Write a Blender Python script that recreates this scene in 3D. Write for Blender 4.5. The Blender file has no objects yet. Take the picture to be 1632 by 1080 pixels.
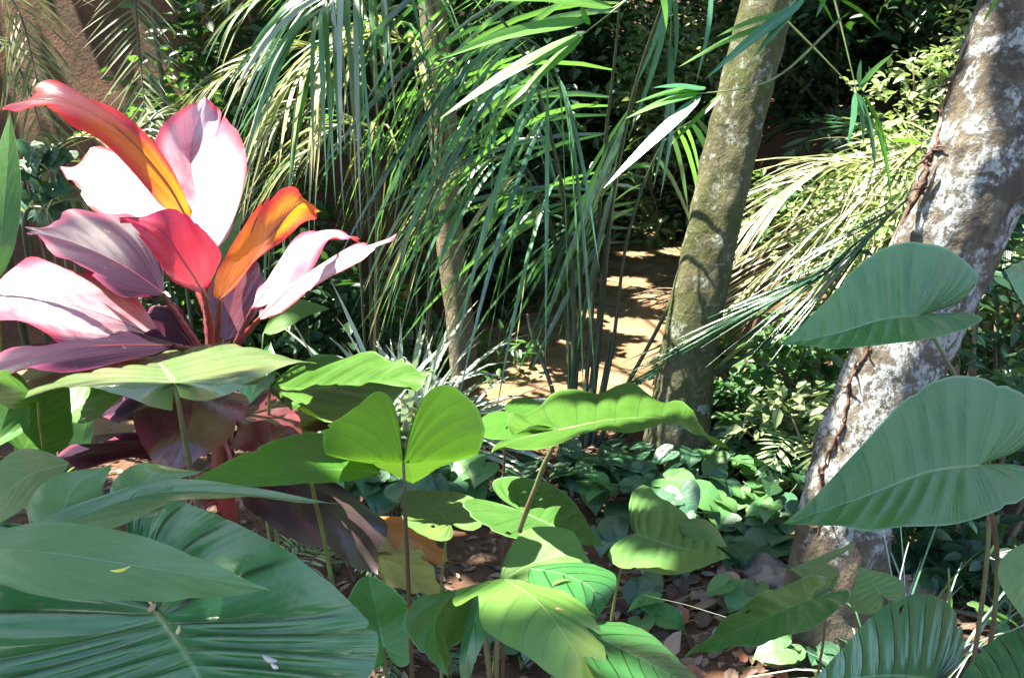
import bpy, math, random
import numpy as np
from mathutils import Vector, Matrix

rng = np.random.default_rng(7)
random.seed(7)
sc = bpy.context.scene
COL = sc.collection

# ------------------------------------------------------------------ camera, sky, sun, exposure
CAM = np.array([0.0, 0.0, 1.6]); PITCH = math.radians(20); FPX = 1358.0
cam_d = bpy.data.cameras.new('camera'); cam = bpy.data.objects.new('camera', cam_d); COL.objects.link(cam)
cam.location = CAM; cam.rotation_euler = (math.radians(90) - PITCH, 0, 0)
cam_d.sensor_fit = 'HORIZONTAL'; cam_d.angle = 2*math.atan(816/FPX); cam_d.clip_end = 500; cam_d.clip_start = 0.02
sc.camera = cam
SUN = np.array([-0.42, 0.22, 0.88]); SUN /= np.linalg.norm(SUN)
w = bpy.data.worlds.new('World'); sc.world = w; w.use_nodes = True
nt = w.node_tree; sky = nt.nodes.new('ShaderNodeTexSky'); sky.sky_type = 'NISHITA'; sky.sun_disc = False
sky.sun_elevation = math.asin(SUN[2]); sky.sun_rotation = math.atan2(SUN[0], SUN[1])
bg = nt.nodes['Background']; bg.inputs['Strength'].default_value = 0.09
nt.links.new(sky.outputs[0], bg.inputs[0])
sl = bpy.data.lights.new('sun', 'SUN'); sl.energy = 5.0; sl.angle = math.radians(0.5); sl.color = (1.0, 0.93, 0.80)
so = bpy.data.objects.new('sun', sl); COL.objects.link(so)
so.rotation_euler = Vector(-SUN).to_track_quat('-Z', 'Y').to_euler()
sc.view_settings.view_transform = 'Standard'; sc.view_settings.look = 'None'
sc.view_settings.exposure = 2.7; sc.view_settings.gamma = 1.0
sc.render.engine = 'CYCLES'
sc.cycles.max_bounces = 5; sc.cycles.diffuse_bounces = 3; sc.cycles.glossy_bounces = 2
sc.cycles.transmission_bounces = 4; sc.cycles.transparent_max_bounces = 4
sc.cycles.use_denoising = True; sc.cycles.adaptive_threshold = 0.02; sc.cycles.sample_clamp_indirect = 6

FWD = np.array([0, math.cos(PITCH), -math.sin(PITCH)]); UPV = np.array([0, math.sin(PITCH), math.cos(PITCH)]); RGT = np.array([1.0, 0, 0])
def P(px, py, d):
    return CAM + d*(FWD + (px-816)/FPX*RGT + (540-py)/FPX*UPV)

# ------------------------------------------------------------------ helpers
def unit(v):
    v = np.asarray(v, float); n = np.linalg.norm(v)
    return v/n if n > 1e-9 else v
def mesh_data(name, V, F, mat, uv=None, smooth=True):
    V = np.asarray(V, np.float32); me = bpy.data.meshes.new(name)
    if isinstance(F, np.ndarray):
        k = F.shape[1]; n = len(F)
        me.vertices.add(len(V)); me.vertices.foreach_set('co', V.ravel())
        me.loops.add(n*k); me.loops.foreach_set('vertex_index', F.astype(np.int32).ravel())
        me.polygons.add(n); me.polygons.foreach_set('loop_start', np.arange(0, n*k, k, dtype=np.int32))
        me.update(calc_edges=True)
    else:
        me.from_pydata(V.tolist(), [], F)
    if uv is not None:
        ul = me.uv_layers.new(name='UVMap'); idx = np.empty(len(me.loops), np.int32)
        me.loops.foreach_get('vertex_index', idx)
        ul.data.foreach_set('uv', np.asarray(uv, np.float32)[idx].ravel())
    if smooth: me.polygons.foreach_set('use_smooth', np.ones(len(me.polygons), bool))
    if mat is not None: me.materials.append(mat)
    return me
ORIG = {}
def link(o, parent, loc):
    COL.objects.link(o); loc = np.asarray(loc, float)
    if parent is not None:
        o.parent = parent; o.location = loc - ORIG[parent.name]
    else: o.location = loc
    ORIG[o.name] = loc
    return o
def put(name, V, F, mat, parent=None, uv=None, loc=None, smooth=True, kind=None):
    V = np.asarray(V, float)
    if loc is None: loc = ORIG[parent.name] if parent is not None else V[0]
    o = bpy.data.objects.new(name, mesh_data(name, V-np.asarray(loc), F, mat, uv, smooth))
    if kind: o['kind'] = kind
    return link(o, parent, loc)
def tag(o, label, cat=None, group=None, kind=None):
    if label: o['label'] = label
    if cat: o['category'] = cat
    if group: o['group'] = group
    if kind: o['kind'] = kind
    return o
def thing(name, label, cat, loc, group=None):
    o = bpy.data.objects.new(name, None); o.empty_display_size = 0.05
    link(o, None, loc); return tag(o, label, cat, group)
def spline(pts, n):
    """Catmull-Rom through pts, n samples"""
    p = np.asarray(pts, float)
    if len(p) == 2: t = np.linspace(0, 1, n)[:, None]; return p[0]*(1-t)+p[1]*t
    q = np.vstack([2*p[0]-p[1], p, 2*p[-1]-p[-2]]); m = len(p)-1
    u = np.linspace(0, m, n); i = np.minimum(u.astype(int), m-1); f = (u-i)[:, None]
    a, b, c, d = q[i], q[i+1], q[i+2], q[i+3]
    return 0.5*((2*b)+(-a+c)*f+(2*a-5*b+4*c-d)*f**2+(-a+3*b-3*c+d)*f**3)
def tube(pts, r, seg=8, cap=True):
    p = np.asarray(pts, float); n = len(p); r = np.broadcast_to(np.asarray(r, float), (n,))
    T = np.gradient(p, axis=0); T /= np.linalg.norm(T, axis=1)[:, None]+1e-12
    ref = np.array([0.13, 0.31, 0.94]) if abs(T[0] @ np.array([0.13, .31, .94])) < .9 else np.array([1.0, 0, 0])
    V = []; a = np.linspace(0, 2*math.pi, seg, endpoint=False); N = unit(np.cross(T[0], ref))
    for i in range(n):
        N = unit(N - T[i]*(N@T[i])); B = np.cross(T[i], N)
        V.append(p[i] + r[i]*(np.cos(a)[:, None]*N + np.sin(a)[:, None]*B))
    V = np.vstack(V); F = []
    for i in range(n-1):
        for j in range(seg):
            k = (j+1) % seg; F.append((i*seg+j, i*seg+k, (i+1)*seg+k, (i+1)*seg+j))
    if cap: F.append(tuple(range(seg))[::-1]); F.append(tuple((n-1)*seg+j for j in range(seg)))
    return V, F

# ------------------------------------------------------------------ node materials
class NB:
    def __init__(s, name):
        s.m = bpy.data.materials.new(name); s.m.use_nodes = True; s.t = s.m.node_tree
        for n in list(s.t.nodes): s.t.nodes.remove(n)
        s.out = s.t.nodes.new('ShaderNodeOutputMaterial')
    def n(s, typ, **kw):
        nd = s.t.nodes.new('ShaderNode'+typ)
        for k, v in kw.items():
            if hasattr(nd, k) and k not in nd.inputs: setattr(nd, k, v)
            else: s.set(nd, k, v)
        return nd
    def set(s, nd, k, v):
        i = nd.inputs[k]
        if hasattr(v, 'is_output'): s.t.links.new(v, i)
        else: i.default_value = (tuple(v)+(1,) if isinstance(v, (tuple, list)) and len(v) == 3 and i.type == 'RGBA' else v)
    def math(s, op, a, b=None, c=None):
        nd = s.t.nodes.new('ShaderNodeMath'); nd.operation = op
        s.set(nd, 0, a)
        if b is not None: s.set(nd, 1, b)
        if c is not None: s.set(nd, 2, c)
        return nd.outputs[0]
    def ramp(s, v, lo, hi, a=0.0, b=1.0):
        nd = s.t.nodes.new('ShaderNodeMapRange'); nd.interpolation_type = 'SMOOTHSTEP'
        for k, x in enumerate((v, lo, hi, a, b)): s.set(nd, k, x)
        return nd.outputs[0]
    def mix(s, f, a, b):
        nd = s.t.nodes.new('ShaderNodeMix'); nd.data_type = 'RGBA'
        s.set(nd, 0, f); s.set(nd, 6, a); s.set(nd, 7, b); return nd.outputs[2]
    def noise(s, scale, detail=4, rough=0.55, vec=None, dist=0.0):
        nd = s.t.nodes.new('ShaderNodeTexNoise'); nd.inputs['Scale'].default_value = scale
        nd.inputs['Detail'].default_value = detail; nd.inputs['Roughness'].default_value = rough; nd.inputs['Distortion'].default_value = dist
        if vec is not None: s.t.links.new(vec, nd.inputs['Vector'])
        return nd.outputs[0]
    def obj(s): return s.t.nodes.new('ShaderNodeTexCoord').outputs['Object']
    def hsv(s, col, h=0.5, sa=1.0, v=1.0):
        nd = s.t.nodes.new('ShaderNodeHueSaturation'); s.set(nd, 'Color', col); s.set(nd, 'Hue', h); s.set(nd, 'Saturation', sa); s.set(nd, 'Value', v); return nd.outputs[0]
    def bump(s, h, strength=0.3, dist=0.01):
        nd = s.t.nodes.new('ShaderNodeBump'); s.set(nd, 'Height', h); s.set(nd, 'Strength', strength); s.set(nd, 'Distance', dist); return nd.outputs[0]
    def done(s, shader): s.t.links.new(shader, s.out.inputs['Surface']); return s.m

def leaf_mat(name, top, vein, trans, tw=0.38, rough=0.38, vstr=0.5, vw=0.07, fine=7.0, blotch=None, blotch_amt=0.5, edge=None, spec=0.5, var=0.25, bscale=9.0, tredge=None, famp=0.02, rim=None, ribc=None):
    b = NB(name); oc = b.obj()
    uvn = b.n('UVMap'); sp = b.n('SeparateXYZ', Vector=uvn.outputs[0]); U, Vv = sp.outputs[0], sp.outputs[1]
    dv = b.math('ABSOLUTE', b.math('SUBTRACT', b.math('FRACT', b.math('ADD', U, 0.5)), 0.5))
    vm = b.ramp(dv, 0.0, vw, 1.0, 0.0); mid = b.ramp(Vv, 0.006, 0.024, 1.0, 0.0)
    vm = b.math('MULTIPLY', vm, b.ramp(Vv, .75, 1.0, 1.0, .35))
    vmask = b.math('MAXIMUM', b.math('MULTIPLY', vm, 0.9), mid)
    rnd = b.n('ObjectInfo').outputs['Random']
    n1 = b.noise(bscale, 4, 0.6, oc); n2 = b.noise(90, 3, 0.6, oc)
    fl = b.math('SINE', b.math('MULTIPLY', U, fine*6.283))
    val = b.math('ADD', b.math('ADD', b.math('MULTIPLY', n1, var*1.6), b.math('MULTIPLY', rnd, var)), b.math('MULTIPLY', fl, famp))
    val = b.math('ADD', val, b.math('MULTIPLY', b.math('SUBTRACT', b.noise(38, 5, .7, oc), .5), .35))
    val = b.math('ADD', val, 1.0-var*1.3)
    col = b.mix(b.math('MULTIPLY', vm, vstr), top, vein)
    col = b.mix(b.math('MULTIPLY', mid, .9), col, ribc or vein)
    if blotch is not None:
        n3 = b.noise(bscale*0.7, 5, 0.65, oc, 0.6)
        col = b.mix(b.math('MULTIPLY', b.ramp(n3, 0.48, 0.66), blotch_amt), col, blotch)
    if edge is not None:
        col = b.mix(b.ramp(Vv, 0.82, 1.0), col, edge)
    if rim is not None: col = b.mix(b.ramp(Vv, 0.955, 0.985), col, rim)
    nec = b.math('MULTIPLY', b.ramp(b.noise(13, 5, .7, oc, .8), .70, .735), .8)
    col = b.mix(nec, col, (0.13, 0.085, 0.04))
    spk = b.ramp(b.noise(55, 2, 0.5, oc), 0.70, 0.76)
    col = b.mix(b.math('MULTIPLY', spk, 0.45), col, (0.16, 0.13, 0.06))
    col = b.hsv(col, b.math('ADD', 0.485, b.math('MULTIPLY', rnd, 0.03)), 1.0, val)
    tc0 = trans
    if edge is not None: tc0 = b.mix(b.ramp(b.math('ADD', Vv, b.math('MULTIPLY', b.math('SUBTRACT', n1, .5), .9)), 0.5, 1.0), trans, tredge or edge)
    tcol = b.hsv(b.mix(b.math('MULTIPLY', vmask, 0.45), tc0, tuple(x*0.45 for x in trans)), 0.5, 1.0, val)
    hgt = b.math('ADD', b.math('ADD', b.math('MULTIPLY', n2, 0.6), b.math('MULTIPLY', n1, 4.0)), b.math('MULTIPLY', fl, 0.1))
    nb = b.bump(hgt, 0.22, 0.002)
    pr = b.n('BsdfPrincipled', Roughness=b.math('ADD', rough-0.08, b.math('MULTIPLY', n1, 0.2)), Normal=nb)
    b.set(pr, 'Base Color', col); b.set(pr, 'Specular IOR Level', spec)
    tr = b.n('BsdfTranslucent', Color=tcol, Normal=nb)
    mx = b.n('MixShader'); b.set(mx, 0, tw); b.t.links.new(pr.outputs[0], mx.inputs[1]); b.t.links.new(tr.outputs[0], mx.inputs[2])
    return b.done(mx.outputs[0])
def strap_mat(name, top, trans, tw=0.3, rough=0.38, var=0.35, tipcol=None, spec=0.5):
    b = NB(name); uvn = b.n('UVMap'); sp = b.n('SeparateXYZ', Vector=uvn.outputs[0]); U, Vv = sp.outputs[0], sp.outputs[1]
    rnd = b.n('ObjectInfo').outputs['Random']; oc = b.obj()
    n1 = b.noise(3.0, 4, 0.6, oc)
    wv = b.math('SINE', b.math('MULTIPLY', U, 40.0))
    val = b.math('ADD', b.math('ADD', 1.0-var*1.2, b.math('MULTIPLY', rnd, var)), b.math('ADD', b.math('MULTIPLY', n1, var*1.5), b.math('MULTIPLY', wv, 0.08)))
    col = top
    if tipcol is not None: col = b.mix(b.ramp(b.math('ADD', Vv, b.math('MULTIPLY', n1, 0.3)), 0.75, 1.15), top, tipcol)
    col = b.hsv(col, b.math('ADD', 0.48, b.math('MULTIPLY', rnd, 0.04)), 1.0, val)
    pr = b.n('BsdfPrincipled', Roughness=rough); b.set(pr, 'Base Color', col); b.set(pr, 'Specular IOR Level', spec)
    b.set(pr, 'Normal', b.bump(wv, 0.25, 0.001))
    tr = b.n('BsdfTranslucent', Color=trans)
    mx = b.n('MixShader'); b.set(mx, 0, tw); b.t.links.new(pr.outputs[0], mx.inputs[1]); b.t.links.new(tr.outputs[0], mx.inputs[2])
    return b.done(mx.outputs[0])
def stalk_mat(name, c1, c2, rough=0.45):
    b = NB(name); oc = b.obj(); n1 = b.noise(14, 4, 0.6, oc)
    col = b.mix(b.ramp(n1, 0.35, 0.65), c1, c2)
    pr = b.n('BsdfPrincipled', Roughness=rough); b.set(pr, 'Base Color', col); b.set(pr, 'Normal', b.bump(b.noise(120, 3, .6, oc), .3, .002))
    return b.done(pr.outputs[0])
def bark_mat(name, base, dark, lichen, lich_lo=0.55, lich_amt=0.9, moss=None, lscale=5.0, zfade=0.0, streak=0.0):
    b = NB(name); oc = b.obj()
    mp = b.n('Mapping', Vector=oc); mp.inputs['Scale'].default_value = (1, 1, 0.5)
    mv = b.n('Mapping', Vector=oc); mv.inputs['Scale'].default_value = (1, 1, 0.12)
    n1 = b.noise(6, 6, 0.65, mp.outputs[0]); n2 = b.noise(55, 5, 0.7, mp.outputs[0]); n3 = b.noise(lscale, 8, 0.7, oc, 0.5); n5 = b.noise(34, 5, .7, oc, .3); n6 = b.noise(14, 5, .65, oc, .6)
    col = b.mix(b.ramp(n1, 0.3, 0.7), base, dark)
    col = b.mix(b.math('MULTIPLY', b.ramp(n6, .5, .62), .45), col, tuple(x*1.7 for x in base))
    if streak: col = b.mix(b.math('MULTIPLY', b.ramp(b.noise(16, 5, .6, mv.outputs[0]), .48, .62), streak), col, dark)
    if moss is not None: col = b.mix(b.math('MULTIPLY', b.ramp(b.noise(3.2, 5, .65, oc), 0.42, 0.62), 0.85), col, moss)
    th = b.math('ADD', n3, b.math('MULTIPLY', b.math('SUBTRACT', n5, .5), .35))
    if zfade:
        z = b.n('SeparateXYZ', Vector=oc).outputs[2]; th = b.math('ADD', b.math('ADD', th, b.ramp(z, .6, 1.8, zfade, -zfade*.5)), b.ramp(z, .40, .75, -.3, 0.0))  # last ramp drops lichen at the foot, putting its shade into the colour
    lm = b.math('ADD', b.math('MULTIPLY', b.ramp(th, lich_lo, lich_lo+0.02), .75), b.math('MULTIPLY', b.ramp(th, lich_lo-.07, lich_lo), .25))
    lm = b.math('MULTIPLY', b.math('MULTIPLY', lm, lich_amt), b.ramp(n2, 0.36, 0.50))
    col = b.mix(lm, col, b.mix(b.ramp(n6, .35, .65), lichen, tuple(x*.72 for x in lichen)))
    pr = b.n('BsdfPrincipled', Roughness=0.85); b.set(pr, 'Base Color', col); b.set(pr, 'Specular IOR Level', 0.25)
    h = b.math('ADD', b.math('MULTIPLY', n2, 0.7), b.math('ADD', b.math('MULTIPLY', n1, 1.2), b.math('ADD', b.math('MULTIPLY', lm, 0.25), b.math('MULTIPLY', n6, .8))))
    b.set(pr, 'Normal', b.bump(h, 0.9, 0.015))
    return b.done(pr.outputs[0])

PALE = (0.17, 0.29, 0.15)
GREEN = leaf_mat('heart leaf green', (0.055, 0.155, 0.036), (0.016, 0.06, 0.015), (0.09, 0.24, 0.02), tw=0.22, rough=0.26, vstr=0.8, vw=0.05, blotch=(0.08, 0.18, 0.042), var=0.3, spec=0.28, rim=(0.14, 0.26, 0.12), ribc=PALE)
GREEND = leaf_mat('heart leaf deep green', (0.040, 0.145, 0.046), (0.006, 0.03, 0.010), (0.06, 0.2, 0.02), tw=0.16, rough=0.2, vstr=1.0, vw=0.085, blotch=(0.052, 0.16, 0.046), var=0.28, spec=0.7, ribc=PALE)
GREENB = leaf_mat('leaf bright green', (0.062, 0.165, 0.022), (0.022, 0.085, 0.016), (0.068, 0.17, 0.010), tw=0.38, rough=0.36, vstr=0.65, vw=0.045, var=0.25, rim=(0.12, 0.25, 0.06), ribc=(0.12, 0.25, 0.07))
GREENP = leaf_mat('leaf pale green', (0.10, 0.20, 0.058), (0.06, 0.14, 0.05), (0.17, 0.30, 0.035), tw=0.30, rough=0.40, vstr=0.7, vw=0.045, blotch=(0.19, 0.23, 0.055), blotch_amt=0.6, var=0.28, ribc=(0.24, 0.34, 0.16))
GREENY = leaf_mat('yellow green leaf', (0.125, 0.235, 0.05), (0.06, 0.13, 0.03), (0.17, 0.31, 0.025), tw=0.36, rough=0.34, vstr=0.7, vw=0.05, blotch=(0.28, 0.30, 0.07), blotch_amt=0.6, var=0.3, ribc=(0.27, 0.36, 0.14))
GREENF = leaf_mat('torn leaf green with pink blush', (0.12, 0.215, 0.078), (0.07, 0.15, 0.07), (0.12, 0.26, 0.03), tw=0.22, rough=0.22, vstr=0.5, vw=0.045, blotch=(0.27, 0.18, 0.13), blotch_amt=0.4, var=0.25, bscale=5, spec=1.0, ribc=(0.24, 0.34, 0.22))  # base colour raised to stand in for sky sheen
MAUVE = leaf_mat('mauve leaf', (0.37, 0.22, 0.27), (0.12, 0.025, 0.045), (0.60, 0.045, 0.07), tw=0.27, rough=0.28, vstr=0.5, vw=0.045, blotch=(0.24, 0.12, 0.19), blotch_amt=0.6, edge=(0.50, 0.05, 0.09), var=0.3, famp=.06, fine=3, spec=.8)
WHITEP = leaf_mat('sunlit whitish pink leaf', (0.46, 0.33, 0.36), (0.20, 0.05, 0.08), (0.60, 0.04, 0.07), tw=0.25, rough=0.3, vstr=0.5, vw=0.045, blotch=(0.40, 0.06, 0.11), blotch_amt=0.85, edge=(0.50, 0.05, 0.09), var=0.28, famp=.1, fine=5, bscale=6)  # paler copy of the mauve leaf, with sun blow-out lifted into the colour
PURPLE = leaf_mat('purple leaf', (0.020, 0.009, 0.023), (0.045, 0.012, 0.025), (0.25, 0.015, 0.04), tw=0.16, rough=0.5, vstr=0.7, vw=0.045, blotch=(0.034, 0.012, 0.026), blotch_amt=0.85, edge=(0.13, 0.03, 0.065), var=0.3, famp=.12, fine=5, spec=.1)  # darkened further so the colour carries the shade on these leaves
PINK = leaf_mat('pink leaf', (0.30, 0.035, 0.055), (0.085, 0.008, 0.016), (0.62, 0.025, 0.04), tw=0.38, rough=0.32, vstr=0.75, vw=0.05, blotch=(0.42, 0.10, 0.11), blotch_amt=0.6, edge=(0.55, 0.025, 0.05), var=0.28, famp=.13, fine=5)
ORANGE = leaf_mat('orange backlit leaf', (0.075, 0.03, 0.065), (0.20, 0.03, 0.03), (0.62, 0.22, 0.008), tw=0.52, rough=0.30, vstr=0.7, vw=0.045, blotch=(0.05, 0.02, 0.05), blotch_amt=0.6, edge=(0.25, 0.02, 0.04), tredge=(0.55, 0.02, 0.025), var=0.3, famp=.10, fine=3, spec=.8)
ORANGEY = leaf_mat('young orange leaf', (0.36, 0.12, 0.05), (0.42, 0.30, 0.05), (0.66, 0.26, 0.008), tw=0.58, rough=0.34, vstr=0.5, vw=0.045, blotch=(0.34, 0.06, 0.06), blotch_amt=0.6, edge=(0.45, 0.03, 0.06), tredge=(0.55, 0.03, 0.02), var=0.3, famp=.10, fine=3, ribc=(.4, .34, .06))
MAROON = leaf_mat('maroon leaf', (0.10, 0.022, 0.03), (0.03, 0.005, 0.009), (0.22, 0.015, 0.02), tw=0.15, rough=0.24, vstr=0.75, vw=0.05, blotch=(0.18, 0.075, 0.075), blotch_amt=0.85, edge=(0.18, 0.03, 0.04), var=0.35, famp=.08, fine=3, spec=1.0)
BROWNL = leaf_mat('withering purple brown leaf', (0.06, 0.04, 0.042), (0.025, 0.014, 0.014), (0.09, 0.035, 0.02), tw=0.12, rough=0.3, vstr=0.8, blotch=(0.12, 0.07, 0.04), var=0.4, famp=.12, fine=3, spec=.9)
YELLOW = leaf_mat('dying yellow leaf', (0.38, 0.34, 0.10), (0.26, 0.19, 0.07), (0.34, 0.29, 0.05), tw=0.28, rough=0.5, vstr=0.6, blotch=(0.28, 0.28, 0.11), var=0.3, famp=.06)
ORANGED = leaf_mat('dying orange leaf', (0.48, 0.20, 0.03), (0.3, 0.10, 0.02), (0.4, 0.14, 0.01), tw=0.28, rough=0.5, vstr=0.6, blotch=(0.55, 0.38, 0.18), var=0.3, famp=.1)
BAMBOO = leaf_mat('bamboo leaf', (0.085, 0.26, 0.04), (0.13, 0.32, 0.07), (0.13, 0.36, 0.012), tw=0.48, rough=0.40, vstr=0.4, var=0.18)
BAMBOOD = leaf_mat('shaded bamboo leaf', (0.05, 0.17, 0.085), (0.11, 0.24, 0.12), (0.09, 0.26, 0.04), tw=0.3, rough=0.3, vstr=0.4, var=0.25, spec=.8)  # darker, bluer copy of the bamboo leaf, shade put into its colour
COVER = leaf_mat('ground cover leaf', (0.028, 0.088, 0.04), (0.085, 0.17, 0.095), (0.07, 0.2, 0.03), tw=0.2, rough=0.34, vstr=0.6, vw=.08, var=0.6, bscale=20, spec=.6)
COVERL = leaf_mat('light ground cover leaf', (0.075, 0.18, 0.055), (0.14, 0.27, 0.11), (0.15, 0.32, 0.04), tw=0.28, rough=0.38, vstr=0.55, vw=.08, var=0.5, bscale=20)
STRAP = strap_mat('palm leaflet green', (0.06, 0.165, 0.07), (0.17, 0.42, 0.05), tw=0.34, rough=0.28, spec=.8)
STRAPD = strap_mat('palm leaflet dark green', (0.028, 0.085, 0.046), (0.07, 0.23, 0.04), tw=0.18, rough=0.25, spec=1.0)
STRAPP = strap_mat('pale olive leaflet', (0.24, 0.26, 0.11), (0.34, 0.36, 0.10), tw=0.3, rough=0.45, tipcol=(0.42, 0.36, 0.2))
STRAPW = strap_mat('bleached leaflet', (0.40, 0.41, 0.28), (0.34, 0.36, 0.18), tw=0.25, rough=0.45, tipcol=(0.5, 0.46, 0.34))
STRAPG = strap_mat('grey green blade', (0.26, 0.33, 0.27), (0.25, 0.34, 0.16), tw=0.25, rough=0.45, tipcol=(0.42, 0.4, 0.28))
STRAPO = strap_mat('olive leaflet', (0.11, 0.14, 0.05), (0.18, 0.24, 0.05), tw=0.25, rough=0.42, tipcol=(0.25, 0.2, 0.1))
SHRUBD = strap_mat('shaded shrub leaf', (0.022, 0.06, 0.026), (0.06, 0.17, 0.025), tw=0.22, rough=0.36, var=0.5)  # shrub leaf darkened to imitate deep forest shade
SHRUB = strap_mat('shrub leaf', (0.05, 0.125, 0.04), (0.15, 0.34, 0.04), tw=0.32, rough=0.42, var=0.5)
SHRUBL = strap_mat('sunlit shrub leaf', (0.23, 0.31, 0.14), (0.26, 0.38, 0.10), tw=0.32, rough=0.45, var=0.45)  # shrub leaf paled so its colour imitates blown-out sunlight
STALK = stalk_mat('leaf stalk green brown', (0.10, 0.13, 0.05), (0.11, 0.075, 0.045))
STALKB = stalk_mat('leaf stalk brown', (0.09, 0.05, 0.03), (0.06, 0.045, 0.03))
STALKR = stalk_mat('red leaf stalk', (0.20, 0.03, 0.03), (0.10, 0.025, 0.02), 0.35)
STALKG = stalk_mat('leaf stalk green', (0.14, 0.22, 0.06), (0.10, 0.13, 0.04))
RACHIS = stalk_mat('frond rachis', (0.045, 0.065, 0.03), (0.035, 0.04, 0.022))
TWIG = stalk_mat('twig', (0.20, 0.15, 0.09), (0.10, 0.07, 0.04), 0.8)
VINE = stalk_mat('vine rootlets', (0.10, 0.042, 0.024), (0.05, 0.024, 0.016), 0.85)
LICHEN = bark_mat('bark with white lichen', (0.105, 0.086, 0.058), (0.045, 0.036, 0.026), (0.36, 0.38, 0.365), 0.505, 0.88, lscale=8.5, zfade=.045)
LICHENB = bark_mat('mossy bark', (0.10, 0.09, 0.045), (0.04, 0.04, 0.018), (0.30, 0.32, 0.26), 0.575, 0.75, moss=(0.055, 0.066, 0.015), lscale=9, streak=.7)
PALMBARK = bark_mat('slender brown bark', (0.19, 0.155, 0.095), (0.10, 0.08, 0.048), (0.4, 0.38, 0.28), 0.63, 0.6, moss=(0.12, 0.11, 0.045), lscale=10, streak=.4)
def litter_mat(name, c):
    b = NB(name); oc = b.obj(); rnd = b.n('ObjectInfo').outputs['Random']
    v = b.math('ADD', 0.55, b.math('ADD', b.math('MULTIPLY', rnd, 0.5), b.math('MULTIPLY', b.noise(25, 4, .6, oc), 0.5)))
    pr = b.n('BsdfPrincipled', Roughness=0.7); b.set(pr, 'Base Color', b.hsv(c, 0.5, 1.0, v)); b.set(pr, 'Normal', b.bump(b.noise(60, 4, .6, oc), .4, .004))
    return b.done(pr.outputs[0])
LIT = [litter_mat('litter tan', (0.20, 0.135, 0.09)), litter_mat('litter brown', (0.085, 0.052, 0.037)), litter_mat('litter rust', (0.19, 0.07, 0.035)), litter_mat('litter grey', (0.13, 0.115, 0.115))]
STONE = litter_mat('stone grey brown', (0.19, 0.15, 0.12))
def soil_mat():
    b = NB('soil'); oc = b.obj()
    n1 = b.noise(2.5, 6, .65, oc); n2 = b.noise(30, 5, .7, oc); n3 = b.noise(9, 4, .6, oc)
    col = b.mix(b.ramp(n1, .35, .65), (0.065, 0.036, 0.022), (0.125, 0.062, 0.034))
    col = b.mix(b.math('MULTIPLY', b.ramp(n3, .5, .7), .5), col, (0.05, 0.045, 0.025))
    col = b.mix(b.ramp(n2, .58, .72), col, (0.13, 0.09, 0.06))
    pr = b.n('BsdfPrincipled', Roughness=.9); b.set(pr, 'Base Color', col); b.set(pr, 'Specular IOR Level', .2)
    b.set(pr, 'Normal', b.bump(b.math('ADD', n2, n3), .8, .03)); return b.done(pr.outputs[0])
SOIL = soil_mat()
def water_mat():
    b = NB('muddy water'); oc = b.obj(); n1 = b.noise(1.1, 4, .6, oc)
    n4 = b.noise(5, 6, .7, oc, .5); n7 = b.noise(26, 4, .6, oc)
    col = b.mix(b.ramp(n1, .35, .65), (0.20, 0.125, 0.07), (0.28, 0.185, 0.11))
    col = b.mix(b.math('MULTIPLY', b.ramp(n4, .5, .66), .6), col, (0.20, 0.125, 0.08))
    col = b.mix(b.math('MULTIPLY', b.ramp(n7, .62, .7), .5), col, (0.30, 0.21, 0.14))
    pr = b.n('BsdfPrincipled'); b.set(pr, 'Base Color', col); b.set(pr, 'Specular IOR Level', .3); b.set(pr, 'Roughness', b.ramp(b.noise(2.2, 4, .6, oc), .4, .6, .08, .4))
    mp = b.n('Mapping', Vector=oc); mp.inputs['Scale'].default_value = (1, .55, 1)
    b.set(pr, 'Normal', b.bump(b.math('ADD', b.noise(9, 4, .6, mp.outputs[0]), b.math('MULTIPLY', n4, .6)), .35, .03)); return b.done(pr.outputs[0])
WATER = water_mat()

# ------------------------------------------------------------------ terrain and stream
CL = np.array([(-14, 6.9), (-4, 6.6), (-1.3, 6.7), (0.25, 7.1), (0.75, 8.6), (1.35, 11), (2.3, 14.2), (5, 17), (12, 18.5)], float)
CLS = spline(CL, 200)
def hash_noise(x, y):
    return (np.sin(x*1.7+y*2.3)+np.sin(x*3.1-y*1.3+1.7)+np.sin(-x*2.3+y*4.1+.6)*.6+np.sin(x*7.1+y*5.3)*.3+np.sin(x*11-y*9.7+2)*.2)/3
def H(x, y):
    x = np.atleast_1d(np.asarray(x, float)); y = np.atleast_1d(np.asarray(y, float))
    d2 = (x[:, None]-CLS[None, :, 0])**2+(y[:, None]-CLS[None, :, 1])**2
    i = d2.argmin(1); D = np.sqrt(d2[np.arange(len(x)), i]); i2 = np.clip(i, 0, len(CLS)-2)
    t = CLS[i2+1]-CLS[i2]; side = t[:, 0]*(y-CLS[i2, 1])-t[:, 1]*(x-CLS[i2, 0])   # >0 : far bank
    near = np.interp(y, [-8, 0, 2.7, 4.5, 6, 9, 14, 25], [.9, 0, -.53, -.75, -.8, -.55, -.1, 1.5])
    near = near + 0.40*np.clip(x-1.5, 0, 9)*np.clip((y-3.2)/2, 0, 1)
    far = -1.55+1.15*np.clip(D-1.0, 0, 1.8)+.55*np.clip(D-2.8, 0, 20)
    steep = np.clip((-x-.6)/1.6, 0, 1); far = far+steep*(1.15*np.clip(D-1.0, 0, 1.7)-.2*np.clip(D-2.8, 0, 4))
    bank = np.where(side > 0, far, near)
    s = np.clip((D-1.2)/.7, 0, 1); s = s*s*(3-2*s)
    return -2.0+s*(bank+2.0)+.045*hash_noise(x, y)+.02*hash_noise(x*3.3, y*3.1)
def Hs(x, y): return float(H(x, y)[0])
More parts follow.
